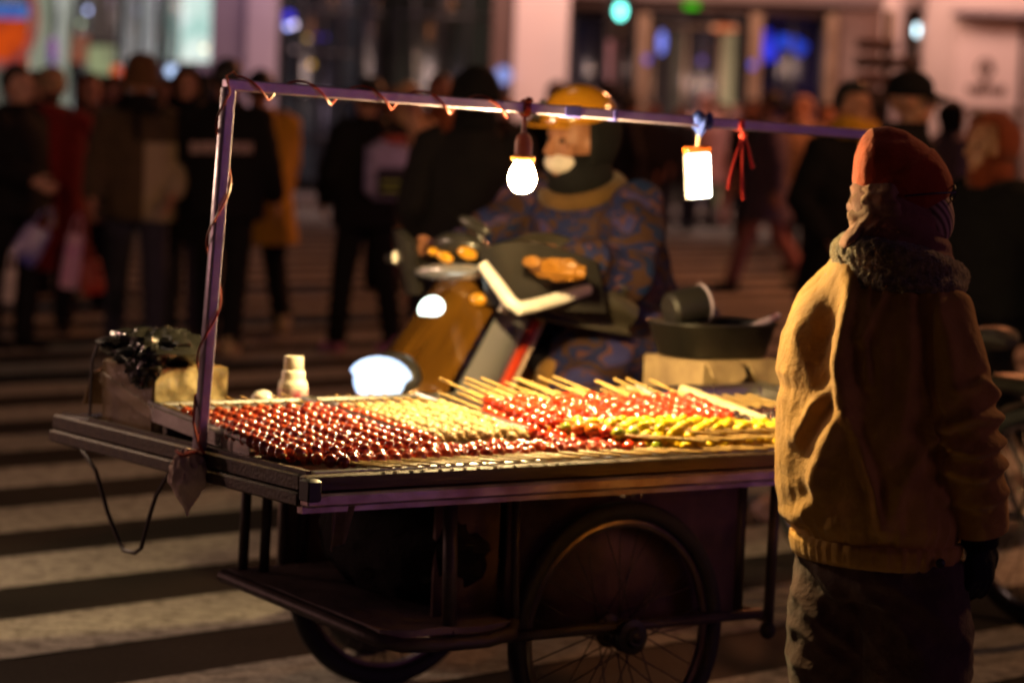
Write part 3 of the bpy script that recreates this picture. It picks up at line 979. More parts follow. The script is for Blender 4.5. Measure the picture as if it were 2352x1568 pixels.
for i in range(15):
    u = .815 + i * .0425 + R(-.005, .005)
    skewer((u - .02, .19 + R(-.02, .02), .758), (u + .045, .75 + R(-.03, .03), .812 + R(-.004, .004)), ['straw' if random.random() < .85 else 'orange' for _ in range(9)], 'bright red strawberry skewer at the bottom of the heap in the right tray', G3, f0=.02, f1=.60)
G4 = 'strawberry skewers on top of the heap in the right tray'
for i in range(14):
    u = .835 + i * .043 + R(-.006, .006)
    skewer((u - .02, .23 + R(-.03, .03), .784), (u + .05, (.79 if i < 9 else .70) + R(-.04, .04), .836 + R(-.005, .006)), ['straw'] * (8 if i < 9 else 7), 'bright red strawberry skewer on top of the heap in the right tray', G4, f0=.02, f1=.55)
# front row, flat on the deck, sticks toward us
G5 = 'haw skewers in the flat front row'
u = .13
while u < .895:
    for z, o_ in ((.752, 0),):
        uu = u + o_ + R(-.005, .005)
        if z > .78 and random.random() < .80: continue
        dv = R(-.012, .015)
        skewer((uu - .065 + R(-.01, .01), .215 + dv, z), (uu + .085 + R(-.02, .02), .0 + dv * .3, z - .006), ['hawd' if random.random() < .3 else 'haw' for _ in range(5)], 'dark red haw skewer in the flat front row with its stick toward the near rail', G5, f0=.02, f1=.62)
    u += .034
G6 = 'orange and red skewers in the flat front row'
for i in range(2):
    u = .90 + i * .034
    skewer((u - .065, .235 + R(-.02, .02), .756), (u + .085, .0, .748), [random.choice(['orange', 'straw', 'straw', 'haw']) for _ in range(5)], 'orange and red fruit skewer in the flat front row between dark red and yellow ones', G6, f0=.02, f1=.70)
for i in range(2):
    u = .90 + i * .04
    skewer((u - .06, .25, .784), (u + .08, .03, .775), [random.choice(['orange', 'straw', 'green']) for _ in range(5)], 'mixed fruit skewer lying on the upper layer of the flat front row', 'mixed fruit skewers on the upper layer', f0=.03, f1=.66)
G7 = 'yellow pineapple skewers in the flat front row'
for i in range(14):
    u = .975 + i * .040
    for z in (.752, .778):
        skewer((u - .10 + R(-.01, .01), .285 + R(-.015, .015) - .004 * i, z), (u + .10 + R(-.01, .02), -.015, z - .006), ['pine' if random.random() < .95 else 'green' for _ in range(9)], 'bright yellow pineapple skewer in the flat front row with its stick toward the near rail', G7, f0=.02, f1=.72)
for i in range(5):
    u = .985 + i * .06
    skewer((u - .11, .27 - .012 * i, .797), (u + .15, .0, .785), ['pine'] * 7, 'bright yellow pineapple skewer lying aslant over the front row', 'yellow skewers lying aslant', f0=.03, f1=.78)
G8 = 'black grape skewers at the right end'
for i in range(8):
    u = 1.47 + i * .04
    skewer((u - .05, .17 + R(-.02, .02), .764), (u + .02, .66, slope(.66) + .03), ['grape'] * 6, 'black grape skewer in the nearly empty right-hand tray', G8, f0=.02, f1=.50)
# thick pale stick
a, b = (1.50, .27, .772), (1.51, .60, .815)
rp_ = MB().tube([a, (a[0] + .0005, a[1] + .02, a[2] + .003), b, (b[0], b[1] + .012, b[2] + .002)], [.012, .0145, .0145, .011], 12)
link('wooden_stick', rp_, mat('pale_wood', (.72, .60, .36), c2=(.6, .47, .26), rough=.45, scale=12), label='thick pale wooden stick leaning on the rim beyond the strawberry skewers', cat='stick', loc=CART, rotz=YAW)

# ------------------------------------------------------------------ things on the back half of the cart
M_CARD = mat('cardboard_film', (.28, .18, .07), c2=(.17, .10, .035), rough=.28, coat=.5, scale=9, bump=.35, bscale=25, detail=7)
bx = thing('plastic_wrapped_box', 'tall brown carton wrapped in shiny plastic film beside the steel tray', 'box', cw(0, 0, ZD), YAW)
x0, x1, y0, y1, h = .05, .25, .775, 1.03, .172
c_ = MB().box(((x0 + x1) / 2, (y0 + y1) / 2, h / 2 + .001), (x1 - x0, y1 - y0, h), bev=.006)
link('carton', c_, M_CARD, bx)
fl = MB().grid(lambda u, v: (x0 + (x1 - x0) * u, y1 + .01 + .09 * v, h - .02 - .10 * v * v + .01 * noise.noise(V((u * 5, v * 3, 2)))), 8, 5, .004)
link('flap', fl, M_CARD, bx)
tpz = MB().grid(lambda u, v: (x0 - .003, y1 - (y1 - y0) * u, .11 - .06 * u + .03 * v + .004 * noise.noise(V((u * 9, v, 1)))), 16, 2, .003)
link('film_crease', tpz, mat('film_gloss', (.35, .24, .12), rough=.12, coat=1), bx)

fp_ = MB().grid(lambda u, v: (x0 + .004 + (x1 - x0 - .008) * u, y0 - .006 + .006 * noise.noise(V((u * 6, v * 5, 7))), .012 + (h - .012) * v), 24, 18, .004)
link('front_film', fp_, mat('film_lit_pale', (.46, .38, .20), c2=(.16, .12, .05), rough=.2, coat=.8, scale=16, bump=.6, bscale=26), bx)  # pale wrapped contents, painted lighter as the lit face of the carton

def crumple(c, r, seed, amp=.35, nu=40, nv=26, floor=None):
    def fn(p):
        q = p.normalized() if p.length > 0 else p
        n_ = 1 - 2 * abs(noise.noise(q * 2.3 + V((seed, 0, 0)))) + .5 * (1 - 2 * abs(noise.noise(q * 5.1 + V((0, seed, 0)))))
        p = p * (1 + amp * (n_ - .5) * .6)
        if floor is not None and p.z < floor: p.z = floor
        return p
    return MB().ell(c, r, nu=nu, nv=nv, fn=fn)

pb = crumple((.12, .90, h + .035), (.11, .13, .042), 4, .55, floor=-.034)
pb.join(crumple((.055, .83, h + .005), (.035, .06, .05), 9, .5))
link('black_plastic_bag', pb, mat('black_film', (.03, .028, .022), c2=(.018, .017, .014), rough=.25, coat=.4, scale=9), label='crumpled black plastic bag lying over the wrapped carton', cat='plastic bag', loc=cw(0, 0, ZD), rotz=YAW)

bt = thing('plastic_bottle', 'white plastic bottle with a red label behind the tray rim', 'bottle', cw(.49, .87, ZD), YAW)
link('bottle_body', MB().lathe([(0, 0), (.034, 0), (.037, .006), (.037, .112), (.0355, .120), (.030, .127), (.0295, .131), (.0295, .146), (.027, .150), (.022, .152), (.022, .156), (0, .157)], n=28), mat('bottle_white', (.80, .74, .60), c2=(.74, .67, .52), rough=.35, coat=.3), bt)
link('cap', MB().lathe([(0, .153), (.0235, .153), (.0245, .156), (.0245, .180), (.0225, .184), (0, .184)], n=28), mat('cap_white', (.82, .76, .62), rough=.4), bt)
link('paper_label', MB().lathe([(.0374, .050), (.0376, .052), (.0376, .104), (.0374, .106)], n=28), mat('label_red', (.35, .03, .06), c2=(.75, .66, .6), rough=.4, scale=38, stretch=(1, 1, .6)), bt)
eg = MB().lathe([(0, .0), (.034, .002), (.037, .012), (.035, .036), (.028, .054), (.016, .066), (0, .07)], n=28)
link('white_lid', eg, mat('lid_white', (.80, .77, .68), c2=(.7, .66, .58), rough=.3, coat=.5), label='domed white plastic lid left of the bottle behind the tray rim', cat='lid', loc=cw(.40, .86, ZD + .035), rotz=YAW)

# cloth bundle tied to the post
def rag(p):
    q = p.normalized()
    n_ = 1 - 2 * abs(noise.noise(V((q.x * 2.2, q.y * 2.2, q.z * .8)) * 1.6 + V((3, 1, 0))))
    p = p * (1 + .26 * n_ * (.5 + .5 * abs(q.z)))
    if p.z < 0:
        k = 1 + p.z / .075
        p.x *= max(.18, k * .9 + .1); p.y *= max(.18, k * .9 + .1)
    return p
rg = MB().ell((0, 0, 0), (.040, .042, .062), nu=48, nv=34, fn=rag)
rg.tube([(0, 0, .05), (.004, -.004, .075)], [.02, .012], 10)
bag = link('cloth_bag', rg, cloth('pink_cloth', (.80, .62, .52), (.68, .50, .40)), label='small pinkish cloth bundle tied at the foot of the left post', cat='bag', loc=cw(-.035, PV - .02, .668), rotz=YAW)
link('tie', MB().tube([(.028 * cos(t), .028 * sin(t), .066 + .004 * sin(3 * t)) for t in [2 * pi * k / 16 for k in range(16)]], .004, 6, closed=True), M_WIRE, bag)

# dark sack on the shelf under the deck
sk = crumple((.53, .42, .52), (.13, .27, .15), 12, .22, floor=-.13)
link('dark_sack', sk, cloth('sack_black', (.022, .018, .017), (.012, .01, .01)), label='bulging black sack stowed on the low shelf under the cart deck', cat='sack', loc=CART, rotz=YAW)
rg2 = MB().grid(lambda u, v: (-.0 + .05 + .055 * u * (1 - .5 * v), -.012 + .012 * sin(u * 5), .668 - .10 * v + .02 * u), 6, 8, .003)
link('rag', rg2, cloth('rag_brown', (.20, .13, .09)), label='scrap of brown rag hanging below the near corner of the deck', cat='rag', loc=cw(.03, .03, 0), rotz=YAW)

# carton, tray and pan behind the strawberry heap
cb = thing('cardboard_carton', 'worn cardboard carton with torn flaps behind the strawberry heap', 'carton', cw(1.885, .925, ZD), YAW)
M_CARD2 = mat('cardboard', (.36, .25, .12), c2=(.20, .13, .065), rough=.7, scale=10, bump=.3, detail=7)
link('carton_body', MB().box((-.01, 0, .076), (.29, .26, .15), bev=.005), M_CARD2, cb)
for i, (xa, w) in enumerate(((-.09, .12), (.06, .13))):
    link('flap', MB().grid(lambda u, v: (xa - w / 2 + w * u + .01 * v, -.133 - .02 * v, .150 - .08 * v * (1 - .5 * abs(2 * u - 1)) + .008 * noise.noise(V((u * 4 + i, v * 3, 0)))), 10, 6, .004), M_CARD2, cb)
link('seam', MB().box((.0, -.1315, .07), (.008, .004, .13)), M_BLACK, cb)
bt_ = thing('black_basin', 'wide black plastic basin set on the cardboard carton', 'basin', cw(1.865, .925, ZD + .154), YAW)
bs = MB()
rings = []
for z, k in ((0, .80), (.006, .84), (.085, .98), (.09, 1.02), (.096, 1.02), (.09, .96), (.012, .80), (.008, .70)):
    rings.append([(.215 * k * cos(t) * (abs(cos(t)) ** -.35 if abs(cos(t)) > .05 else 1) * .82, .155 * k * sin(t) * (abs(sin(t)) ** -.35 if abs(sin(t)) > .05 else 1) * .85, z) for t in [2 * pi * (q + .5) / 40 for q in range(40)]])
bs.loft(rings)
link('basin_body', bs, mat('black_plastic', (.010, .008, .006), c2=(.007, .006, .004), rough=.5, scale=5), bt_)
pn = thing('steel_pot', 'dark round pot with a bright metal edge standing in the black basin', 'pot', cw(1.765, .90, ZD + .165), YAW)
ry = Matrix.Rotation(rad(78), 3, 'Y') @ Matrix.Rotation(rad(8), 3, 'X')
link('pot_body', MB().lathe([(0, -.10), (.038, -.10), (.049, -.09), (.052, .0), (.052, .008), (.046, .008), (.043, -.08), (0, -.085)], (0.03, 0, .135), 28, ry), mat('pot_dark', (.012, .010, .009), rough=.5, metal=.2), pn)
link('pot_rim', MB().lathe([(.046, .004), (.053, .004), (.054, .012), (.046, .013)], (0.03, 0, .135), 28, ry), M_POLE, pn)
link('pot_foot', MB().box((-.01, 0, .045), (.06, .06, .09), bev=.01), M_BLACK, pn)
hr = MB().tube([(1.90, .86, ZD + .215), (1.96, .85, ZD + .242), (2.03, .84, ZD + .27)], .011, 10)
link('striped_handle', hr, mat('handle_lilac', (.42, .34, .46), c2=(.16, .06, .10), rough=.3, metal=.4, scale=26, stretch=(2, .3, .3)), label='lilac striped rod rising from the right end of the basin', cat='handle', loc=CART, rotz=YAW)
# ------------------------------------------------------------------ people
def ring(c, a, b, rot=0.0, n=20, tilt=0.0, e=1.0):
    """horizontal oval ring, a along local x, b along local y"""
    out = []
    for k in range(n):
        t = 2 * pi * k / n
        x = a * (abs(cos(t)) ** e) * (1 if cos(t) >= 0 else -1)
        y = b * (abs(sin(t)) ** e) * (1 if sin(t) >= 0 else -1)
        out.append(V((c[0] + x * cos(rot) - y * sin(rot), c[1] + x * sin(rot) + y * cos(rot), c[2] + tilt * y)))
    return out


def legpts(hip, ta, kb, side):
    knee = hip + V((side * .012, sin(ta) * .43, -cos(ta) * .43))
    ank = knee + V((0, sin(ta - kb) * .40, -cos(ta - kb) * .40))
    return [hip, knee, ank]


def armpts(sh, sw, bend, ab, side):
    el = sh + V((side * sin(ab) * .29, sin(sw) * cos(ab) * .29, -cos(sw) * cos(ab) * .29))
    wr_ = el + V((side * sin(ab * .5) * .25 - side * (.10 if bend > .6 else 0), sin(sw + bend) * .25, -cos(sw + bend) * .25))
    return [sh, el, wr_]


def skeleton(p):
    """p: legs ((thigh, knee) left, right), arms ((swing, bend, out) left, right), lean; forward is +y, right +x"""
    J = {}
    for s, n_, k in ((-1, 'L', 0), (1, 'R', 1)):
        J['leg' + n_] = legpts(V((s * .09, 0, .90)), *p['legs'][k], s)
    low = min(J['legL'][2].z, J['legR'][2].z)
    dz = .085 - low if not p.get('seat') else p['seat'] - .90
    for n_ in 'LR':
        J['leg' + n_] = [q + V((0, 0, dz)) for q in J['leg' + n_]]
    ln = p.get('lean', 0.0)
    J['pel'] = V((0, 0, .92 + dz))
    def up(y, z):            # spine point at height z over the pelvis, leaning
        return J['pel'] + V((0, y + sin(ln) * (z - .92), cos(ln) * (z - .92)))
    J['up'] = up
    J['ln'] = ln
    for s, n_, k in ((-1, 'L', 0), (1, 'R', 1)):
        sh = up(0, 1.40) + V((s * .185, -.005, 0))
        J['arm' + n_] = p['armpts'][k] if 'armpts' in p else armpts(sh, *p['arms'][k], s)
        if 'armpts' in p:
            J['arm' + n_] = [sh] + list(p['armpts'][k])
    J['neck'] = up(.0, 1.45)
    hd = Matrix.Translation(up(.018, 1.50)) @ Matrix.Rotation(-ln * .35 - p.get('nod', 0), 4, 'X') @ Matrix.Rotation(p.get('turn', 0), 4, 'Z') @ Matrix.Translation((0, 0, -1.50))
    J['head'] = hd
    J['dz'] = dz
    return J


def hand(mb, wrist, d, side, sc=1.0, curl=.5, fat=1.0, palm=None):
    """palm, four unequal bent fingers and a thumb; d: direction of the forearm"""
    d = V(d).normalized()
    n_ = V(palm) if palm is not None else V((-side, 0, 0))          # palm normal
    n_ = (n_ - d * n_.dot(d)).normalized()
    w = d.cross(n_) * side                                          # across the palm, towards the thumb
    if w.y < 0 and palm is None: w = -w
    P = wrist + d * .045 * sc
    mb.tube([wrist - d * .02 * sc, wrist + d * .01 * sc, P, P + d * .045 * sc], [.020 * sc * fat, .024 * sc * fat, .034 * sc * fat, .033 * sc * fat], 10, ref=w, squash=.5)
    for k, (off, ln) in enumerate(((.030, .070), (.010, .078), (-.011, .072), (-.031, .056))):
        a = P + (d * .038 + w * off) * sc
        dirv = (d + w * off * 4).normalized()
        pts = [a]
        ang = curl * (.5 + .12 * k)
        for q in range(3):
            dv = dirv * cos(ang * (q + .6)) + n_ * sin(ang * (q + .6))
            pts.append(pts[-1] + dv * (ln * sc / 3))
        mb.tube(pts, [.0095 * sc * fat, .0092 * sc * fat, .0086 * sc * fat, .0068 * sc * fat], 8)
    t0 = P + (w * .026 - d * .025) * sc
    mb.tube([t0, t0 + (w * .028 + d * .022 + n_ * .008) * sc, t0 + (w * .036 + d * .05 + n_ * .018) * sc, t0 + (w * .032 + d * .072 + n_ * .026) * sc], [.013 * sc * fat, .0115 * sc * fat, .0105 * sc * fat, .008 * sc * fat], 8)


def head_parts(mb, M):
    h = MB()
    h.ell((0, -.012, 1.625), (.077, .096, .100), nu=20, nv=14)
    h.ell((0, .022, 1.560), (.060, .070, .075), nu=16, nv=12)
    h.ell((0, .050, 1.520), (.034, .036, .026), nu=12, nv=8)            # chin
    h.ell((0, .066, 1.634), (.050, .022, .014), nu=14, nv=8)            # brow
    h.tube([(0, .078, 1.628), (0, .098, 1.598), (0, .108, 1.580), (0, .092, 1.570)], [.010, .0125, .0165, .012], 8)
    h.ell((0, .080, 1.545), (.026, .014, .008), nu=12, nv=8)            # lips
    h.ell((0, .078, 1.536), (.022, .014, .008), nu=12, nv=8)
    for s in (-1, 1):
        h.ell((s * .040, .058, 1.585), (.022, .02, .018), nu=10, nv=8)  # cheek
        h.ell((s * .080, -.006, 1.592), (.010, .022, .034), nu=10, nv=8)
    h.tube([(0, -.012, 1.43), (0, .0, 1.50), (0, .004, 1.56)], [.062, .055, .055], 12)
    mb.join(h.xf(M))


def make_body(p, J=None, vox=.0065):
    J = J or skeleton(p)
    up = J['up']
    b = MB()
    rs = []
    for z, a, d, y in ((.86, .150, .105, 0), (.95, .165, .115, 0), (1.06, .140, .098, .005), (1.20, .155, .11, .012), (1.33, .172, .11, .005), (1.40, .165, .085, -.005), (1.45, .085, .065, -.004), (1.48, .058, .056, .0)):
        c = up(y, z)
        rs.append(ring(c, a, d, tilt=-J['ln']))
    b.loft(rs)
    head_parts(b, J['head'])
    for n_, s in (('L', -1), ('R', 1)):
        l = J['leg' + n_]
        b.tube([l[0] + V((0, 0, .04)), l[0] * .55 + l[1] * .45, l[1], l[1] * .65 + l[2] * .35, l[2]], [.088, .076, .056, .056, .038], 12)
        ft = l[2]
        b.tube([ft + V((0, -.05, -.045)), ft + V((0, .02, -.04)), ft + V((0, .12, -.055)), ft + V((0, .17, -.062))], [.034, .04, .034, .018], 10)
        a = J['arm' + n_]
        b.tube([a[0] + V((-s * .03, 0, .01)), a[0] * .5 + a[1] * .5, a[1], a[1] * .6 + a[2] * .4, a[2]], [.056, .046, .039, .038, .026], 12)
        hand(b, a[2], a[2] - a[1], s, curl=p.get('curl', .55), palm=p.get('palm'))
    return fuse(b, vox, 3, 'person')


def make_top(p, J=None, kind='jacket', vox=.012, fat=1.0):
    J = J or skeleton(p)
    up = J['up']
    b = MB()
    hem = {'jacket': .80, 'coat': .62, 'long': .42}[kind]
    rs = []
    prof = [(hem, .205 if kind == 'jacket' else .25, .155 if kind == 'jacket' else .20, 0)]
    if kind != 'jacket':
        prof += [(.80, .225, .172, 0)]
    prof += [(hem + .035, .208, .160, 0)] if kind == 'jacket' else []
    prof += [(.92, .207, .155, .0), (1.06, .20, .150, .005), (1.20, .208, .152, .01), (1.32, .21, .145, .004), (1.40, .185, .115, -.004), (1.445, .12, .095, -.004), (1.475, .088, .088, .0), (1.50, .082, .082, .006)]
    for z, a, d, y in sorted(prof):
        if z < .88:
            zz = J['pel'] + V((0, y, (z - .92)))
            c = zz
        else:
            c = up(y, z)
        rs.append(ring(c, a * fat, d * fat, tilt=-J['ln'] if z >= .88 else 0))
    b.loft(rs)
    for n_, s in (('L', -1), ('R', 1)):
        a = J['arm' + n_]
        d = (a[2] - a[1]).normalized()
        b.tube([a[0] + V((-s * .05, 0, .0)), a[0] + V((0, 0, -.01)), a[0] * .5 + a[1] * .5, a[1], a[1] * .5 + a[2] * .5, a[2] - d * .01], [.085 * fat, .085 * fat, .076 * fat, .068 * fat, .062 * fat, .05 * fat], 14)
    me = fuse(b, vox, 4, kind)

    def folds(co, n_):
        q = V((co.x * 5, co.y * 5, co.z * 9))
        return .010 * (abs(noise.noise(q)) - .2) + .006 * noise.noise(V((co.x * 12, co.y * 12, co.z * 20)))
    return disp(me, folds)


def make_trousers(p, J=None, fat=1.0, vox=.012):
    J = J or skeleton(p)
    b = MB()
    pz = J['pel']
    b.loft([ring(pz + V((0, 0, z)), a * fat, d * fat) for z, a, d in ((-.12, .16, .12), (-.03, .185, .13), (.06, .175, .125), (.14, .15, .11))])
    for n_, s in (('L', -1), ('R', 1)):
        l = J['leg' + n_]
        b.tube([l[0] + V((0, 0, .03)), l[0] * .6 + l[1] * .4, l[1], l[1] * .6 + l[2] * .4, l[2] + V((0, 0, -.02))], [.100 * fat, .092 * fat, .075 * fat, .070 * fat, .064 * fat], 14)
    me = fuse(b, vox, 4, 'trousers')
    return disp(me, lambda co, n_: .009 * (abs(noise.noise(V((co.x * 8, co.y * 8, co.z * 13)))) - .2))


def make_shoe(ank):
    b = MB()
    b.tube([ank + V((0, -.062, -.055)), ank + V((0, -.03, -.045)), ank + V((0, .06, -.05)), ank + V((0, .14, -.058)), ank + V((0, .185, -.066))], [.028, .044, .044, .040, .02], 12)
    b.tube([ank + V((0, -.012, -.04)), ank + V((0, -.01, .03))], [.05, .048], 12)
    b.v = [(x, y, max(z, ank.z - .085)) for x, y, z in b.v]
    return fuse(b, .008, 3, 'shoe')


def head_wear(kind, M):
    b = MB()
    if kind == 'hair':
        def fn(p):
            if p.y > .02 and p.z < .045:
                k = min(1, (p.y - .02) / .05)
                p = V((p.x * (1 - .25 * k), p.y - .07 * k, p.z))
            if p.z < -.06:
                p = V((p.x * .9, min(p.y, -.01), -.06 + (p.z + .06) * .5))
            return p * (1 + .05 * noise.noise(p * 30))
        b.ell((0, -.014, 1.636), (.090, .108, .110), nu=30, nv=20, fn=fn)
    elif kind == 'longhair':
        def fn(p):
            if p.y > .02 and p.z < .05:
                k = min(1, (p.y - .02) / .05)
                p = V((p.x * (1 - .1 * k), p.y - .085 * k, p.z))
            if p.z < -.02:
                p = V((p.x * 1.1, p.y, p.z * 2.0))
            return p * (1 + .06 * noise.noise(p * 26))
        b.ell((0, -.02, 1.634), (.094, .108, .114), nu=30, nv=22, fn=fn)
    elif kind == 'beanie':
        b.loft([ring((0, -.012 - .01 * k, z), a, d) for k, (z, a, d) in enumerate(((1.612, .092, .112), (1.616, .098, .118), (1.652, .099, .119), (1.656, .093, .112), (1.70, .088, .104), (1.735, .062, .074), (1.752, .02, .024)))])
    elif kind == 'tallhat':
        b.loft([ring((0, -.012, z), a, d) for z, a, d in ((1.60, .125, .145), (1.61, .130, .150), (1.655, .104, .124), (1.70, .100, .118), (1.77, .088, .102), (1.80, .055, .065), (1.807, .02, .02))])
    elif kind == 'cap':
        b.loft([ring((0, -.012, z), a, d) for z, a, d in ((1.618, .088, .108), (1.64, .092, .112), (1.69, .086, .104), (1.725, .06, .07), (1.74, .015, .015))])
        b.grid(lambda u, v: ((u - .5) * .15, .075 + .085 * v * (1 - (2 * u - 1) ** 2 * .5), 1.648 - .03 * v - .02 * (2 * u - 1) ** 2), 10, 6, .006)
    elif kind in ('hood', 'furhood'):
        def fn(p):
            if p.y > .05 and abs(p.z + .01) < .085:
                k = min(1, (p.y - .05) / .045)
                p = V((p.x * (1 - .15 * k), p.y - .10 * k, p.z))
            n_ = noise.noise(p * (50 if kind == 'furhood' else 14))
            return p * (1 + (.09 if kind == 'furhood' else .04) * n_)
        b.ell((0, -.02, 1.622), (.115, .130, .135), nu=32, nv=22, fn=fn)
        b.loft([ring((0, -.02, z), a, d) for z, a, d in ((1.44, .10, .10), (1.50, .10, .10), (1.57, .09, .09))])
    elif kind == 'mask':
        def fn(p):
            return V((p.x, max(p.y, -.01), p.z))
        b.ell((0, .030, 1.545), (.062, .078, .042), nu=24, nv=14, fn=fn)
    elif kind == 'scarf':
        for k, z in enumerate((1.475, 1.515)):
            b.tube([((.095 - .006 * k) * cos(t), .008 + (.10 - .004 * k) * sin(t), z + .014 * sin(t * 2 + k)) for t in [2 * pi * q / 24 for q in range(24)]], .036, 10, ref=(0, 0, 1), closed=True)
        b.tube([(.03, .10, 1.48), (.035, .125, 1.40), (.03, .15, 1.28)], [.035, .04, .035], 10, squash=.5)
    b.xf(M)
    me = mesh_of(b, kind)
    return me


CACHE = {}
def cached(key, fn):
    if key not in CACHE:
        CACHE[key] = fn()
    return CACHE[key]


r = rad
POSES = {
    'stand': dict(legs=((r(3), r(3)), (r(-2), r(2))), arms=((r(4), r(14), r(9)), (r(2), r(12), r(8)))),
    'pocket': dict(legs=((r(2), r(2)), (r(-3), r(3))), arms=((r(-14), r(48), r(16)), (r(-14), r(48), r(16)))),
    'hold': dict(legs=((r(4), r(4)), (r(-4), r(4))), arms=((r(2), r(14), r(8)), (r(8), r(62), r(8)))),
    'walk': dict(legs=((r(22), r(6)), (r(-16), r(18))), arms=((r(-16), r(16), r(8)), (r(18), r(22), r(8)))),
    'walkb': dict(legs=((r(-14), r(30)), (r(20), r(8))), arms=((r(14), r(24), r(8)), (r(-12), r(16), r(8)))),
    'apart': dict(legs=((r(12), r(4)), (r(-12), r(6))), arms=((r(6), r(40), r(14)), (r(4), r(30), r(14)))),
    'stride': dict(legs=((r(30), r(10)), (r(-26), r(22))), arms=((r(-24), r(24), r(8)), (r(26), r(30), r(8))), lean=r(6)),
}
SKIN = mat('skin', (.46, .22, .13), c2=(.38, .16, .09), rough=.5, scale=20)
SKIN2 = mat('skin_ruddy', (.48, .25, .17), c2=(.40, .19, .13), rough=.5, scale=20)
HAIRB = mat('hair_black', (.012, .010, .009), c2=(.02, .016, .014), rough=.5, scale=40, stretch=(4, 4, .4))
HAIRD = mat('hair_brown', (.10, .045, .02), c2=(.05, .022, .01), rough=.5, scale=40, stretch=(4, 4, .4))
K = {}
def C(name, c, **k):
    if name not in K:
        K[name] = cloth('cloth_' + name, c, tuple(x * .7 for x in c), **k)
    return K[name]
BLK = C('black', (.007, .006, .006))
EYE = mat('eye_dark', (.02, .015, .012), rough=.15)


def ped(px, top, Y, facing, pose, label, top_kind='jacket', topm=BLK, legm=BLK, shoem=BLK, heads=(('hair', HAIRB),), skin=SKIN, fat=1.14, hmax=1.92, extra=None, cat='person'):
    P_ = at(px, top, Y)
    p = POSES[pose]
    base = {'tallhat': 1.81, 'hood': 1.757, 'furhood': 1.757, 'beanie': 1.755}.get(heads[-1][0], 1.745)
    J = cached(('J', pose), lambda: skeleton(p))
    hgt = base + J['dz'] * .98
    k = max(.84, min(1.12, P_.z / hgt))
    th = rad(facing)
    hx, hy = sin(th), -cos(th)
    o = bpy.data.objects.new('person', cached(('body', pose), lambda: make_body(p, J)))
    COL.objects.link(o)
    if len(o.data.materials) == 0: o.data.materials.append(SKIN)
    setm(o, skin)
    o.location = (P_.x, Y, .14 if Y > 39.7 else 0.0)
    o.rotation_euler = (0, 0, atan2(-hx, hy))
    o.scale = (k, k, k)
    tag(o, label, cat, 'people crossing the street behind the cart')

    def part(name, key, fn, m, lab=None):
        me = cached(key, fn)
        if len(me.materials) == 0: me.materials.append(BLK)
        q = bpy.data.objects.new(name, me)
        COL.objects.link(q)
        q.parent = o
        setm(q, m)
        return q
    f_ = round(fat, 2)
    part({'jacket': 'jacket', 'coat': 'coat', 'long': 'long_coat'}[top_kind], ('top', pose, top_kind, f_), lambda: make_top(p, J, top_kind, fat=fat), topm)
    part('trousers', ('tr', pose), lambda: make_trousers(p, J), legm)
    for n_ in 'LR':
        part('shoe', ('shoe', pose, n_), lambda: make_shoe(J['leg' + n_][2]), shoem)
    for h, m in heads:
        part({'longhair': 'hair', 'tallhat': 'hat', 'furhood': 'hood'}.get(h, h), ('head', pose, h), lambda: head_wear(h, J['head']), m)
    for s in (-1, 1):
        part('eye', ('eye', pose, s), lambda: mesh_of(MB().ell((s * .031, .0765, 1.612), (.0125, .007, .0075), nu=10, nv=8).xf(J['head']), 'eye'), EYE)
    return o


# two-tone jacket: a real colour block on the wearer's left half
def two_tone(name, ca, cb):
    m = cloth(name, ca, tuple(x * .7 for x in ca)).copy()
    nt = m.node_tree; N, Lk = nt.nodes, nt.links
    b = N['Principled BSDF']
    tcn = N.new('ShaderNodeTexCoord'); sp_ = N.new('ShaderNodeSeparateXYZ'); Lk.new(tcn.outputs['Object'], sp_.inputs[0])
    a = N.new('ShaderNodeMath'); a.operation = 'LESS_THAN'; a.inputs[1].default_value = -.015; Lk.new(sp_.outputs['X'], a.inputs[0])
    c = N.new('ShaderNodeMath'); c.operation = 'LESS_THAN'; c.inputs[1].default_value = 1.27; Lk.new(sp_.outputs['Z'], c.inputs[0])
    d = N.new('ShaderNodeMath'); d.operation = 'MULTIPLY'; Lk.new(a.outputs[0], d.inputs[0]); Lk.new(c.outputs[0], d.inputs[1])
    mx = N.new('ShaderNodeMix'); mx.data_type = 'RGBA'; mx.inputs[7].default_value = _lin(cb)
    src = b.inputs['Base Color'].links[0].from_socket
    Lk.new(src, mx.inputs[6]); Lk.new(d.outputs[0], mx.inputs[0]); Lk.new(mx.outputs[2], b.inputs['Base Color'])
    return m


DRED = C('dark_red', (.20, .012, .010)); BROWN = C('brown', (.075, .038, .02)); MUST = C('mustard', (.72, .34, .02))
TAN = C('tan', (.80, .52, .26)); BEIGE = C('beige', (.45, .34, .20)); RUST = C('rust', (.30, .10, .03)); CHAR = C('charcoal', (.016, .013, .013))
PINK = C('pale_pink', (.78, .46, .42)); PURP = C('purple_grey', (.12, .085, .13)); LIL = C('lilac', (.56, .48, .72)); JEAN = C('dark_denim', (.035, .03, .05))
ORNG = C('orange', (.20, .035, .008)); FAWN = C('fawn', (.42, .26, .17)); CREAM = C('cream', (.62, .50, .38)); PINKSH = C('pink_shoe', (.60, .22, .36)); TANSH = C('tan_shoe', (.50, .34, .18)); ROSE = C('rose', (.40, .17, .15))

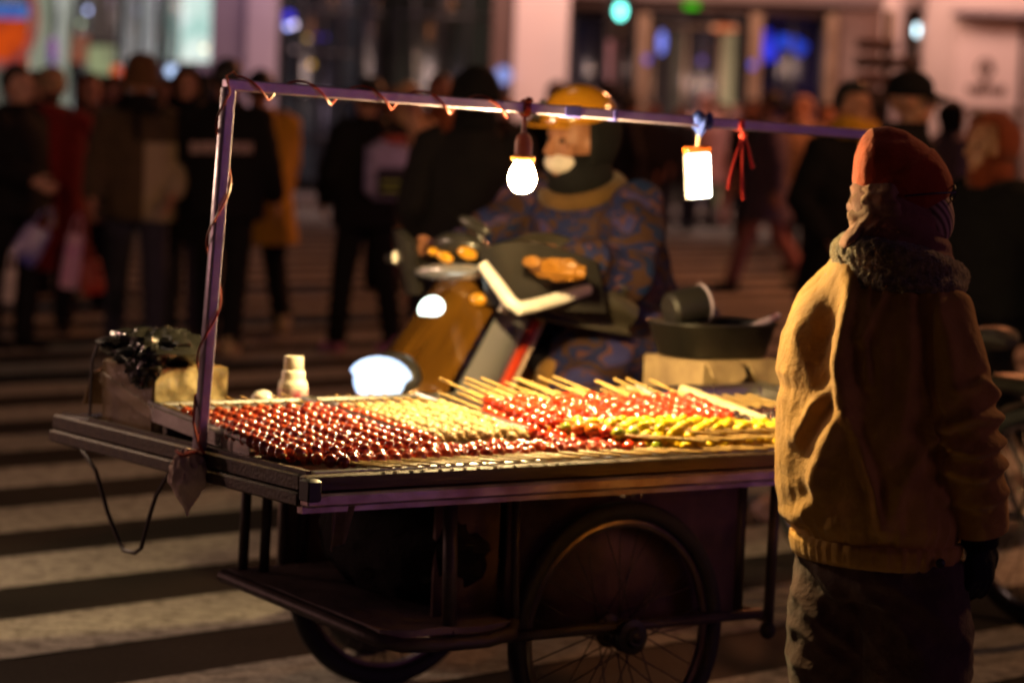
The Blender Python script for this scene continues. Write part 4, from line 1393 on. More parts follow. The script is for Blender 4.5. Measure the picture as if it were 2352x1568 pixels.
ped(38, 146, 16.5, 62, 'hold', 'black-haired person in black at the left edge holding a blue bag', heads=(('hair', HAIRB),), skin=SKIN2)
ped(120, 150, 18.0, 12, 'walk', 'person in a long dark red coat with beige beanie and black mask', 'long', DRED, BLK, heads=(('mask', BLK), ('beanie', C('beige_knit', (.42, .28, .14)))))
ped(206, 166, 20.0, 30, 'pocket', 'dark-haired person in a brown coat behind the tall brown hat', 'coat', BROWN, BLK, heads=(('longhair', HAIRD),))
ped(326, 119, 16.6, 14, 'apart', 'person in a brown and beige jacket with tall brown hat and black scarf', 'jacket', two_tone('twotone', (.075, .045, .022), (.34, .25, .16)), JEAN, heads=(('mask', BLK), ('scarf', BLK), ('tallhat', C('hat_brown', (.13, .06, .022)))))
ped(432, 150, 17.6, -8, 'pocket', 'person in a black hooded coat right of the tall brown hat', 'coat', BLK, JEAN, heads=(('scarf', BLK), ('hood', BLK)))
p6 = ped(523, 132, 16.6, 176, 'apart', 'man seen from behind in a black jacket with pale lettering across the back', 'jacket', BLK, BLK, TANSH, fat=1.2)
ped(600, 158, 18.2, 200, 'walk', 'dark-haired person in a mustard yellow coat half hidden by the lettered jacket', 'coat', MUST, BLK, TANSH, fat=1.15)
p8 = ped(852, 176, 17.0, 214, 'apart', 'dark-haired person in black walking away with a lilac backpack', 'jacket', BLK, BLK, PINKSH)
ped(940, 190, 20.0, 24, 'stand', 'person in a tan puffy coat with a tan hood', 'coat', TAN, ROSE, BLK, heads=(('hood', TAN),), fat=1.2, skin=SKIN2)
ped(1012, 168, 20.6, 36, 'pocket', 'brown-haired person in a rust brown coat left of the black hooded figure', 'long', RUST, BLK, heads=(('longhair', HAIRD),))
ped(1096, 150, 12.0, 180, 'pocket', 'tall person in a black hooded coat behind the glowing bulb', 'coat', CHAR, BLK, heads=(('hood', BLK),), fat=1.12)
ped(1280, 186, 25.0, 20, 'stand', 'dark-haired person in black left of the yellow helmet', 'coat', BLK, BLK, heads=(('longhair', HAIRB),), skin=SKIN2)
ped(1392, 186, 24.0, 178, 'pocket', 'person in a black hood right of the yellow helmet', 'coat', CHAR, BLK, heads=(('hood', BLK),))
ped(1502, 232, 36.0, 0, 'stand', 'small distant person in dark clothes left of the pale pink coat', 'coat', CHAR, BLK)
ped(1622, 216, 38.0, 15, 'stand', 'distant person in a pale pink hooded coat behind the rectangular lamp', 'coat', PINK, CHAR, heads=(('hood', PINK),), skin=SKIN2)
ped(1692, 238, 38.5, -10, 'stand', 'distant brown-haired person with a mask in a rose coat', 'coat', ROSE, ROSE, heads=(('mask', LIL), ('longhair', HAIRD)))
ped(1774, 208, 25.0, 262, 'walk', 'person with black hair walking in a purple jacket and rose trousers', 'coat', PURP, ROSE, BLK)
ped(1846, 220, 28.0, 330, 'pocket', 'person in a fawn coat with a furry pinkish hood', 'coat', FAWN, CHAR, heads=(('furhood', C('fur_pink', (.55, .33, .25))),))
ped(1960, 184, 14.0, 40, 'pocket', 'black-haired person in black with a mustard scarf left of the black cap', 'coat', BLK, BLK, heads=(('scarf', MUST), ('hair', HAIRB)))
ped(2090, 158, 13.0, 74, 'pocket', 'man in a black peaked cap and black coat looking right', 'coat', BLK, BLK, heads=(('cap', BLK),))
ped(2190, 228, 23.0, 112, 'walkb', 'person in a long purple-grey puffy coat and black hood walking right', 'long', PURP, BLK, PINKSH, heads=(('hood', BLK),))
ped(2308, 252, 11.0, 300, 'stride', 'person in black with an orange hood striding at the right edge', 'jacket', BLK, BLK, heads=(('hood', ORNG),), fat=1.05, hmax=1.7)

# more of the crowd in the gaps, farther off
ped(84, 160, 21.0, 40, 'pocket', 'dark figure between the black-haired person at the edge and the beige beanie', 'coat', BLK, BLK)
ped(262, 172, 22.0, -20, 'pocket', 'dark figure between the brown coat and the tall brown hat', 'coat', CHAR, BLK, heads=(('hood', BLK),))
ped(384, 176, 21.5, 20, 'stand', 'dark figure seen over the shoulder of the two-tone jacket', 'coat', BROWN, BLK, heads=(('longhair', HAIRB),))
ped(478, 170, 20.5, 170, 'walk', 'dark figure left of the lettered jacket seen from behind', 'coat', BLK, BLK, heads=(('longhair', HAIRB),))
ped(896, 200, 23.0, 20, 'pocket', 'brown-coated figure between the backpack and the tan hood', 'coat', BROWN, BLK, heads=(('longhair', HAIRD),))
ped(1162, 214, 27.0, 0, 'stand', 'dark figure right of the tall black hooded coat', 'coat', CHAR, BLK)
ped(1450, 214, 30.0, 160, 'walk', 'dark figure between the yellow helmet and the distant crowd', 'coat', BLK, BLK)
ped(1564, 240, 37.0, 20, 'pocket', 'small distant dark figure just left of the pale pink coat', 'coat', CHAR, JEAN, heads=(('longhair', HAIRB),))
ped(1658, 236, 39.0, 340, 'stand', 'small distant figure between the pale pink coat and the rose coat', 'coat', ROSE, CHAR, heads=(('hood', CHAR),))
ped(1728, 228, 35.0, 10, 'stand', 'distant dark figure right of the rose coat', 'coat', BLK, BLK, heads=(('longhair', HAIRB),))
ped(1812, 232, 34.0, 180, 'pocket', 'distant dark figure left of the furry pinkish hood', 'coat', CHAR, BLK)
ped(1902, 236, 30.0, 30, 'pocket', 'distant figure in brown between the furry hood and the mustard scarf', 'coat', BROWN, BLK, heads=(('hood', BROWN),))
ped(2022, 226, 27.0, 200, 'stand', 'dark figure behind the mauve boards on the post', 'coat', CHAR, BLK)
ped(2252, 250, 27.0, 190, 'walk', 'dark figure beyond the purple-grey coat before the pale sign', 'coat', BLK, BLK, heads=(('longhair', HAIRB),))

# lettering on the black jacket
def wrap_on(o, pts_fn, n, name, m, label=None):
    """small raised letters laid on the back of a garment"""
    me = o.data
    bv = BVHTree.FromPolygons([v.co for v in me.vertices], [p_.vertices for p_ in me.polygons])
    mb = MB()
    for i in range(n):
        for (x, z, w, h) in pts_fn(i):
            hit = bv.ray_cast(V((x, -1, z)), V((0, 1, 0)))
            if hit[0] is None: continue
            mb.box(hit[0] + V((0, -.004, 0)), (w, .012, h), Matrix.Rotation(atan2(hit[1].x, -hit[1].y), 3, 'Z'))
    return link(name, mb, m, o)
jk = [c for c in p6.children if c.name.startswith('jacket')][0]
def glyph(i):
    x = -.165 + i * .033
    z = 1.215 + .012 * (i / 10)
    hs = [(x - .010, z, .007, .062), (x + .010, z, .007, .062)]
    hs.append((x, z + (.026, -.026, 0, .026)[i % 4], .02, .010))
    if i % 3 == 0: hs.append((x, z - .026, .02, .01))
    return hs
lt = wrap_on(jk, glyph, 11, 'lettering', C('letter_pink', (.85, .58, .55)))

# backpack
pb_ = p8.location
bk = thing('backpack', 'lilac grey backpack with green stripes on the back of the walking person', 'backpack', (pb_.x, pb_.y, 0), p8.rotation_euler.z)
k = p8.scale.x
link('pack', MB().box((.02, -.20 * k, 1.17 * k), (.27, .13, .36), bev=.05), LIL, bk)
link('pocket', MB().box((.02, -.278 * k, 1.10 * k), (.22, .05, .17), bev=.02), C('pack_dark', (.05, .04, .06)), bk)
for z in (1.05, 1.10):
    link('stripe', MB().box((.02, -.313 * k, z * k), (.20, .012, .018), bev=.004), C('lime', (.45, .6, .06)), bk)
link('top_patch', MB().box((.06, -.20 * k, 1.36 * k), (.14, .12, .05), bev=.02), C('coral', (.62, .10, .06)), bk)


def bag_(px, py0, py1, w, Y, m, name, label, cat, tilt=0.0, th=.1, parts=None):
    a, b = at(px, py0, Y), at(px, py1, Y)
    h = a.z - b.z
    t = thing(name, label, cat, b, 0)
    t.rotation_euler = (0, tilt, 0)

    rings = []
    for k_, (z, s) in enumerate(((0, .86), (.03, .98), (.3, 1.06), (.7, 1.0), (.93, .92), (1.0, .84))):
        rings.append([V((w / 2 * s * cx_ + .006 * noise.noise(V((cx_ * 3, cy_ * 3, z * 6))), th / 2 * s * cy_, z * h)) for cx_, cy_ in [(cos(q) * (abs(cos(q)) ** -.4 if abs(cos(q)) > .02 else 1) * .85, sin(q) * (abs(sin(q)) ** -.4 if abs(sin(q)) > .02 else 1) * .85) for q in [2 * pi * (j + .5) / 28 for j in range(28)]]])
    link('bag_body', MB().loft(rings), m, t)
    link('handle', MB().tube([(-w * .25, 0, h * .97), (-w * .2, 0, h + .08), (0, 0, h + .13), (w * .2, 0, h + .08), (w * .25, 0, h * .97)], .007, 6), m, t)
    return t


bag_(48, 512, 600, .19, 16.1, mat('blue_plastic', (.03, .03, .30), c2=(.42, .34, .55), rough=.3, scale=7, coat=.5), 'plastic_bag', 'blue and lilac plastic bag in the hand of the black-haired person at the left edge', 'plastic bag', rad(28), .14)
bag_(18, 618, 694, .08, 16.0, C('white_paper', (.62, .50, .48)), 'paper_bag', 'small narrow white paper bag hanging below the blue plastic bag', 'paper bag', rad(4), .06)
bag_(156, 536, 662, .13, 17.4, mat('pink_print', (.85, .52, .56), c2=(.72, .26, .50), rough=.5, scale=6), 'shopping_bag', 'tall narrow pink and white shopping bag before the dark red coat', 'shopping bag', rad(7), .08)
bag_(216, 596, 676, .17, 17.8, mat('red_bag', (.42, .02, .012), c2=(.5, .10, .05), rough=.5, scale=5), 'tote_bag', 'red tote bag hanging right of the pink and white shopping bag', 'bag', rad(-12), .1)
# ------------------------------------------------------------------ the vendor
VB = V((.822, 6.10, 0))
VS = 1.097
def vmap(p):                        # stands a little farther off: same outline, hem lower
    x, y, z = p
    return V((x * VS * .955 + .004, y * VS, 1.52 - (1.52 - z) * VS if z >= .665 else z * .877))
M_JKT = cloth('khaki_jacket', (.50, .27, .055), (.38, .20, .04))
M_VTR = cloth('vendor_trousers', (.10, .052, .042), (.06, .03, .025))
M_FUR = mat('fur_collar', (.26, .18, .05), c2=(.10, .07, .02), rough=.9, scale=70, bump=.9, bscale=160, sheen=.4)
M_HAT = cloth('orange_knit', (.44, .062, .008), (.34, .042, .006))
M_SCF = cloth('scarf_cloth', (.26, .105, .07), (.16, .06, .04))
HDG = rad(49)                       # she faces away and to the right
ROTV = atan2(-sin(HDG), cos(HDG))
kv = .865
def vl(p):                          # point of the frame round her feet -> her own turned frame, unscaled
    q = Matrix.Rotation(-ROTV, 3, 'Z') @ V(p)
    return q / kv
# joints given round her feet: x to the right in the picture, y away from us
shR, elR, wrR = V((.085, -.085, 1.15)), V((.145, -.12, .93)), V((.195, -.06, .735))
shL, elL, wrL = V((-.10, .095, 1.16)), V((-.13, .17, .94)), V((.0, .30, .84))
pv_ = dict(legs=((r(5), r(5)), (r(-4), r(4))), armpts=((vl(elL), vl(wrL)), (vl(elR), vl(wrR))), lean=r(4), nod=r(4), turn=r(-14), curl=.7)
JV = skeleton(pv_)
me = make_body(pv_, JV, .006)
me.transform(Matrix.Rotation(ROTV, 4, 'Z') @ Matrix.Scale(kv, 4))
for v_ in me.vertices:
    x, y, z = v_.co
    if z > 1.30:
        k = min(1, (z - 1.30) / .05) * .20
        x, y, z = x + (.002 - x) * k, y + (.012 - y) * k, 1.30 + (z - 1.30) * .90
    if .5 < z <= 1.30:
        x, y = x * .72, y * .72
        if z > 1.0 and sqrt(x * x + y * y) > .05: z -= .05
    v_.co = vmap((x, y, z))
vend = link('person', me, SKIN2, label='vendor in orange-red hat and khaki jacket standing with her back to us at the cart', cat='person', loc=VB)
def vpart(name, me, m, par=None, label=None):
    """mesh given in the unturned frame round her feet"""
    if isinstance(me, MB): me = mesh_of(me, name, angle=rad(50))
    for v_ in me.vertices: v_.co = vmap(v_.co)
    return link(name, me, m, par or vend, label)


TW = ROTV
b = MB()
b.loft([ring((xc, yc, z), a, d, TW, n=32) for z, xc, yc, a, d in (
    (.665, -.010, .01, .172, .140), (.70, -.012, .01, .180, .146), (.735, -.025, .01, .200, .166), (.80, -.035, .01, .205, .170), (.90, -.042, .01, .203, .168),
    (1.00, -.042, .01, .200, .162), (1.10, -.036, .01, .188, .150), (1.16, -.026, .01, .172, .132), (1.205, -.012, .01, .145, .112), (1.245, .004, .012, .112, .092), (1.275, .012, .014, .09, .082))])
b.tube([(.04, -.05, 1.175), shR, (.108, -.105, 1.07), (.132, -.122, .98), elR, (.163, -.105, .86), (.184, -.075, .785), (.193, -.064, .742)], [.070, .074, .074, .073, .072, .070, .064, .052], 18)
b.tube([(-.05, .05, 1.185), shL, (-.125, .13, 1.06), elL, (-.08, .23, .89), wrL], [.075, .08, .078, .074, .068, .055], 18)
me = fuse(b, .0055, 6, 'jacket')


def P2(pts): return [((x - 2029) / 1160, 1.52 - (y - 285) / 1160) for x, y in pts]
RIDGES = [(P2(p_), w, a) for p_, w, a in (
    ([(1905, 600), (1850, 680), (1800, 780), (1783, 860)], .017, .016),
    ([(1925, 605), (1905, 720), (1900, 820), (1912, 930), (1880, 1010), (1850, 1090)], .022, .026),
    ([(1975, 600), (1950, 690), (1936, 770)], .009, .013),
    ([(2012, 605), (1968, 700), (1950, 765), (1962, 860)], .009, .014),
    ([(1925, 940), (1952, 1030), (1976, 1100), (1986, 1180)], .011, .015),
    ([(1800, 1010), (1832, 930), (1868, 880)], .011, .010),
    ([(1815, 1190), (1850, 1130), (1870, 1060)], .014, .012),
    ([(2075, 620), (2128, 750), (2150, 860)], .015, .010),
    ([(2040, 640), (2052, 800), (2035, 960)], .016, .009),
    ([(2000, 1190), (2040, 1090), (2090, 1010), (2120, 960)], .016, .012),
    ([(2112, 962), (2190, 925), (2260, 930)], .011, .015),
    ([(2108, 985), (2190, 1004), (2270, 984)], .011, .015),
    ([(2140, 1050), (2215, 1062), (2285, 1036)], .011, .013),
    ([(2160, 870), (2215, 850), (2255, 880)], .010, .012),
    ([(2150, 1120), (2230, 1126), (2290, 1100)], .012, .010),
    ([(2100, 615), (2088, 720), (2098, 850), (2128, 970), (2140, 1080)], .007, -.009))]


def seg_d(px, pz, a, b):
    dx, dz = b[0] - a[0], b[1] - a[1]
    t = max(0, min(1, ((px - a[0]) * dx + (pz - a[1]) * dz) / (dx * dx + dz * dz)))
    return sqrt((px - a[0] - t * dx) ** 2 + (pz - a[1] - t * dz) ** 2), t


def vfold(co, n_):
    x, y, z = co
    wob = noise.noise(V((x * 7, y * 7, z * 6))) * .012
    out = 0.0
    if n_.y < .35:
        for pts, w, a in RIDGES:
            best, tt = 9, 0
            for k_ in range(len(pts) - 1):
                d, t = seg_d(x + wob, z, pts[k_], pts[k_ + 1])
                if d < best: best, tt = d, (k_ + t) / (len(pts) - 1)
            if best < 4 * w:
                e = best / w
                out += a * (math.exp(-e * e) * 1.25 - .40 * math.exp(-((e - 2.0) ** 2))) * (1 - .35 * abs(2 * tt - 1))
    amt = max(0, min(1, (1.27 - z) / .12)) * max(.25, min(1, (z - .70) / .10))
    th = atan2(y - .01, x + .02)
    low = max(0, 1 - abs(z - .735) / .07)
    out += .006 * low * (1 - 2 * abs(noise.noise(V((th * 7.0, z * 4, 4.4)))))
    out += .0045 * (1 - 2.4 * abs(noise.noise(V((x * 8 + z * 3, y * 8, z * 5 + x * 5))))) * amt
    out += .0018 * noise.noise(V((x * 45, y * 45, z * 30)))
    return out
me.update()
disp(me, vfold)
jack = vpart('jacket', me, M_JKT)
hb = MB().loft([ring((-.011, .01, z), a, d, TW, n=240) for z, a, d in ((.650, .172, .140), (.654, .184, .152), (.668, .188, .156), (.690, .194, .160), (.702, .192, .158), (.706, .175, .145))])
me = mesh_of(hb, 'hem_band')
for v_ in me.vertices:
    th_ = atan2(v_.co.y - .01, v_.co.x + .011)
    k_ = 1 + .012 * sin(th_ * 34 + 2 * sin(th_ * 5)) + .006 * sin(th_ * 71)
    v_.co.x = -.011 + (v_.co.x + .011) * k_
    v_.co.y = .01 + (v_.co.y - .01) * k_
vpart('hem_band', me, M_JKT, jack)
bt2 = MB()
for x_, y_ in ((.10, -.158),):
    bt2.ell((x_, y_, .678), (.010, .007, .010), nu=12, nv=8)
vpart('button', bt2, M_BLACK, jack)
cf = MB().tube([(.188, -.07, .765), (.193, -.062, .735)], [.062, .060], 18)
vpart('cuff', cf, M_JKT, jack)
# fur collar: a thick roll lying round the neck, higher at the back
fc = MB()
n_ = 40
ringpts = []
for q in range(n_):
    t = 2 * pi * q / n_
    x_, y_ = .012 + .108 * cos(t), .012 + .098 * sin(t)
    ringpts.append((x_, y_, 1.245 - .024 * cos(t) - .010 * sin(t)))
fc.tube(ringpts, [.038 + .003 * sin(2 * pi * q * 3 / n_) for q in range(n_)], 16, ref=(0, 0, 1), squash=1.0, closed=True)
fc.loft([ring((.0, .01, z), a, d, TW, n=28) for z, a, d in ((1.200, .166, .128), (1.212, .167, .128), (1.245, .136, .111), (1.28, .10, .085))])
me = fuse(fc, .006, 2, 'fur_collar')
disp(me, lambda co, nn: .004 * noise.noise(co * 90) + .003 * noise.noise(co * 200))
vpart('fur_collar', me, M_FUR)
# scarf wound round the lower face and neck
sc = MB()
def loop(cx_, cy_, z, a, d, tx, ty, rr, n=32, ph=0):
    return [(cx_ + a * cos(2 * pi * q / n), cy_ + d * sin(2 * pi * q / n), z + tx * cos(2 * pi * q / n) + ty * sin(2 * pi * q / n)) for q in range(n)]
sc.tube(loop(.006, .01, 1.318, .076, .074, -.044, -.004, 0), .032, 12, ref=(0, 0, 1), closed=True)
sc.tube(loop(.0, .01, 1.350, .070, .072, -.040, .0, 0), .027, 12, ref=(0, 0, 1), closed=True)
sc.tube(loop(.014, .01, 1.288, .078, .076, -.040, .0, 0), .030, 12, ref=(0, 0, 1), closed=True)
sc.loft([ring((.02, .01, z), .075, .07, 0, n=20) for z in (1.25, 1.30, 1.36)])
me = fuse(sc, .0055, 3, 'scarf')
disp(me, lambda co, nn: .005 * (1 - 2 * abs(noise.noise(V((co.x * 14 + co.z * 20, co.y * 14, co.z * 34))))))
scf = vpart('scarf', me, M_SCF)
kn = MB().tube([(-.02, -.085, 1.392), (-.060, -.055, 1.378), (-.084, -.01, 1.362), (-.072, .04, 1.35)], [.016, .024, .024, .018], 14, ref=(0, 0, 1), squash=.7)
kn.tube([(-.01, -.085, 1.362), (-.055, -.06, 1.345), (-.086, -.02, 1.330), (-.076, .03, 1.32)], [.016, .024, .026, .018], 14, ref=(0, 0, 1), squash=.7)
kn.tube([(-.03, -.08, 1.335), (-.070, -.05, 1.316), (-.090, -.02, 1.306)], [.014, .022, .018], 14, ref=(0, 0, 1), squash=.6)
kn = fuse(kn, .0045, 2, 'knot')
disp(kn, lambda co, nn: .006 * (1 - 2.2 * abs(noise.noise(V((co.x * 22, co.y * 16, co.z * 44 + co.y * 20))))))
vpart('knot', kn, C('scarf_band', (.30, .155, .085)), scf)
tl = MB().tube([(-.060, -.02, 1.335), (-.078, -.03, 1.322), (-.098, -.036, 1.300), (-.112, -.038, 1.282), (-.114, -.036, 1.272)], [.020, .030, .032, .026, .010], 16, ref=(0, 1, 0), squash=.45)
me = fuse(tl, .005, 2, 'scarf_tail')
disp(me, lambda co, nn: .004 * noise.noise(co * 45))
vpart('scarf_tail', me, C('pale_scarf', (.46, .24, .16)), scf)
# hat: soft folded cap lying back to front along x
ht = MB()
rings = []
for x_, zt_, zb_, hy in ((-.092, 1.435, 1.405, .018), (-.088, 1.462, 1.392, .045), (-.078, 1.492, 1.378, .068), (-.062, 1.512, 1.370, .080), (-.03, 1.519, 1.352, .090), (.01, 1.510, 1.342, .093), (.045, 1.488, 1.344, .086), (.070, 1.466, 1.356, .074), (.088, 1.444, 1.372, .056), (.101, 1.422, 1.392, .030), (.104, 1.412, 1.402, .010)):
    zc, hz = (zt_ + zb_) / 2, (zt_ - zb_) / 2
    rings.append([V((x_ + .012 * sin(t) * 0, .012 + hy * cos(t), zc + hz * sin(t))) for t in [2 * pi * q / 40 for q in range(40)]])
ht.loft(rings)
me = fuse(ht, .0045, 4, 'hat')


def hatf(co, nn):
    x, y, z = co
    # turned-up flap: a step along a slanting line from the nape to the brow
    s = z - (1.385 + (x + .08) * .62)
    st = .0045 * (1 if s < 0 else max(0, 1 - s / .006)) if y < .05 else 0
    # hollow on the crown behind the peak
    d = ((x + .015) / .04) ** 2 + ((z - 1.497) / .010) ** 2
    dent = -.007 * math.exp(-d) if y < .02 else 0
    return st + dent + .0035 * (1 - 2 * abs(noise.noise(V((x * 11, y * 11, z * 16)))))
disp(me, hatf)
vpart('hat', me, M_HAT)
# checked mask standing out from the face
def mkf(p): return V((p.x, p.y, p.z))
ms = MB().ell((.074, .0, 1.348), (.042, .055, .062), Matrix.Rotation(rad(-14), 3, 'Y'), nu=26, nv=18)
m_chk = bpy.data.materials.new('checked_mask'); m_chk.use_nodes = True
nt = m_chk.node_tree
wv = nt.nodes.new('ShaderNodeTexWave'); wv.inputs['Scale'].default_value = 26; wv.bands_direction = 'DIAGONAL'; wv.inputs['Distortion'].default_value = 1
tcn = nt.nodes.new('ShaderNodeTexCoord'); nt.links.new(tcn.outputs['Object'], wv.inputs['Vector'])
rpn = nt.nodes.new('ShaderNodeValToRGB'); rpn.color_ramp.elements[0].color = (.10, .045, .03, 1); rpn.color_ramp.elements[1].color = (.60, .38, .28, 1)
nt.links.new(wv.outputs['Fac'], rpn.inputs['Fac']); nt.links.new(rpn.outputs['Color'], nt.nodes['Principled BSDF'].inputs['Base Color'])
nt.nodes['Principled BSDF'].inputs['Roughness'].default_value = .8
vpart('mask', ms, m_chk)
gl_ = MB()
for dy in (-.028, .034):
    gl_.tube([(.108 + .001 * sin(t), dy + .022 * cos(t), 1.392 + .016 * sin(t)) for t in [2 * pi * q / 18 for q in range(18)]], .002, 6, closed=True)
gl_.tube([(.108, -.05, 1.395), (.06, -.082, 1.392), (.0, -.088, 1.385)], .002, 6)
vpart('glasses', gl_, M_BLACK)
# trousers
b = MB()
b.loft([ring((.0, .01, z), a, d, TW, n=28) for z, a, d in ((.56, .17, .135), (.62, .178, .14), (.70, .165, .13))])
b.tube([(-.055, .05, .66), (-.070, .055, .50), (-.072, .05, .38), (-.066, .05, .25), (-.06, .05, .10), (-.06, .05, .05)], [.11, .112, .108, .102, .095, .088], 20)
b.tube([(.06, -.035, .66), (.078, -.04, .50), (.080, -.04, .38), (.074, -.035, .25), (.066, -.03, .10), (.066, -.03, .05)], [.115, .118, .112, .105, .098, .09], 20)
me = fuse(b, .0065, 5, 'trousers')
disp(me, lambda co, nn: .010 * (1 - 2 * abs(noise.noise(V((co.x * 6 + co.z * 4, co.y * 6, co.z * 9 + co.x * 7))))) - .004 + .006 * noise.noise(co * 22))
vpart('trousers', me, M_VTR)
for s, c in ((-1, (-.06, .05, .085)), (1, (.066, -.03, .085))):
    bs = MB()
    d = V((sin(HDG), cos(HDG), 0)); c = V(c)
    bs.tube([c - d * .06 + V((0, 0, -.05)), c + V((0, 0, -.038)), c + d * .08 + V((0, 0, -.045)), c + d * .15 + V((0, 0, -.055))], [.035, .046, .042, .026], 12)
    bs.tube([c + V((0, 0, -.03)), c + V((0, 0, .03))], .05, 12)
    bs.v = [(x, y, max(.0, z)) for x, y, z in bs.v]
    vpart('shoe', fuse(bs, .008, 3, 'shoe'), BLK)
# glove over the near hand
gv = MB()
gv.tube([(.190, -.068, .76), (.197, -.058, .70)], [.042, .040], 14)
hand(gv, V((.197, -.058, .715)), V((.03, .02, -1)), 1, 1.02, .55, 1.35, palm=(-.7, .7, 0))
vpart('glove', fuse(gv, .0045, 3, 'glove'), C('glove_black', (.012, .011, .011)))

# ------------------------------------------------------------------ scooter and rider
SB = V((-.150, 8.02, 0))
HD = V((-.56, -.83, 0)).normalized()
ROTS = atan2(-HD.x, HD.y)
M_BRZ = mat('amber_paint', (.22, .095, .010), c2=(.085, .034, .005), rough=.16, metal=.35, coat=1.0, scale=5, stretch=(3, .3, .3))
M_SLV = mat('silver_paint', (.42, .40, .40), c2=(.36, .34, .34), rough=.25, metal=.5, coat=.8, scale=2)
M_BLKP = mat('scooter_black', (.03, .026, .022), rough=.35, coat=.3, scale=6)
M_REDP = mat('scooter_red', (.60, .05, .015), rough=.3, coat=.6)
M_PALE = mat('pale_trim', (.75, .52, .38), rough=.35)
M_REFL = mat('reflective_strip', (.85, .78, .70), c2=(.75, .68, .6), rough=.35, scale=30)
sco = thing('scooter', 'amber and silver motor scooter with lit headlamp carrying the rider in camouflage', 'scooter', SB, ROTS)
# front shield
def shield(u, v):
    a = (u - .5) * 2
    z = 1.02 - .56 * v
    y = .05 + (.62 * v if v < .5 else .31 + .05 * (v - .5)) - .10 * a * a - .02 * abs(a)
    w = .105 + .045 * v - .05 * max(0, v - .6)
    return (a * w, y, z)
link('front_shield', MB().grid(lambda u, v: shield(1 - u, v), 20, 16, .02), M_BRZ, sco)
for s, m in ((-1, M_SLV), (1, M_BRZ)):
    def side(u, v):
        z = 1.0 - .60 * v
        y0 = shield(.5 + .5 * s, v)
        return (s * (abs(y0[0]) + .006 + .022 * sin(pi * u)), y0[1] - .012 - .20 * u - .05 * u * v, z)
    link('side_panel', MB().grid(side if s > 0 else (lambda u, v: side(1 - u, v)), 10, 12, .014), m, sco)
    link('edge_trim', MB().tube([V(side(1.04, v / 8)) for v in range(9)], .020, 8), M_REDP, sco)
    link('edge_trim', MB().tube([V(side(1.22, v / 8)) + V((s * .004, -.01, 0)) for v in range(9)], .016, 8), M_PALE, sco)
link('headlamp', MB().ell((.01, .365, .765), (.092, .05, .066), Matrix.Rotation(rad(18), 3, 'X'), nu=24, nv=12, fn=lambda p: V((p.x * (1.15 if p.z > 0 else .9), p.y, p.z))), glow('headlamp_glow', (.70, .85, 1.0), 1.9, (.50, .66, 1.0), scale=9), sco)
link('headlamp_shell', MB().ell((.01, .315, .765), (.104, .055, .078), Matrix.Rotation(rad(18), 3, 'X'), nu=24, nv=12), M_BLKP, sco)
link('upper_lamp', MB().ell((.0, .145, .955), (.042, .024, .038), Matrix.Rotation(rad(30), 3, 'X'), nu=20, nv=10), glow('upper_glow', (.85, 1.0, .88), 4), sco)
link('turn_signal', MB().ell((-.10, .06, .985), (.028, .02, .02), nu=14, nv=8), mat('amber_lens_glint', (.75, .34, .02), rough=.15, coat=1), sco)
# handlebar group
hbm = MB().tube([(-.34, -.10, 1.07), (-.22, -.05, 1.075), (0, -.02, 1.06), (.22, -.05, 1.075), (.34, -.10, 1.07)], .016, 8)
link('handlebar', hbm, M_BLKP, sco)
link('dashboard', MB().ell((0, .0, 1.12), (.095, .075, .045), Matrix.Rotation(rad(24), 3, 'X'), nu=20, nv=12), M_BLKP, sco)
for q_ in ((-.055, .058, 1.112, .024), (.012, .072, 1.098, .020), (.07, .045, 1.108, .016)):
    link('dash_glint', MB().ell(q_[:3], (q_[3] * 1.5, .014, q_[3] * .8), Matrix.Rotation(rad(-12), 3, 'Y'), nu=14, nv=8), mat('amber_lens_glint', (.75, .34, .02), rough=.15, coat=1), sco)  # amber beads in place of orange glints along the dashboard edge
link('handlebar_cover', MB().ell((.0, .045, 1.055), (.135, .05, .027), Matrix.Rotation(rad(8), 3, 'X') @ Matrix.Rotation(rad(4), 3, 'Y'), nu=20, nv=10), M_SLV, sco)
for s in (-1, 1):
    # wind muffs over the hands, with a bent reflective strip
    f_ = MB().grid(lambda u, v: (s * (.13 + .20 * u), .07 - .22 * u * u - .06 * v + .02 * sin(4 * u + v), 1.13 - .15 * v - .02 * u + .04 * sin(pi * u) * (1 - v)), 14, 10, .03)
    mf = link('wind_muff', f_, M_BLKP, sco)
    def fpt(u, v): return V((s * (.13 + .20 * u), .07 - .22 * u * u - .06 * v + .02 * sin(4 * u + v) + .014, 1.13 - .15 * v - .02 * u + .04 * sin(pi * u) * (1 - v)))
    if s > 0:
        link('reflector', MB().tube([fpt(.40, .40), fpt(.75, .42), fpt(.98, .40)], .019, 8, squash=.5), M_REFL, mf)
link('brake_lever', MB().tube([(-.16, .05, 1.035), (-.20, .06, .985), (-.19, .07, .955)], [.02, .018, .014], 8), M_REFL, sco)
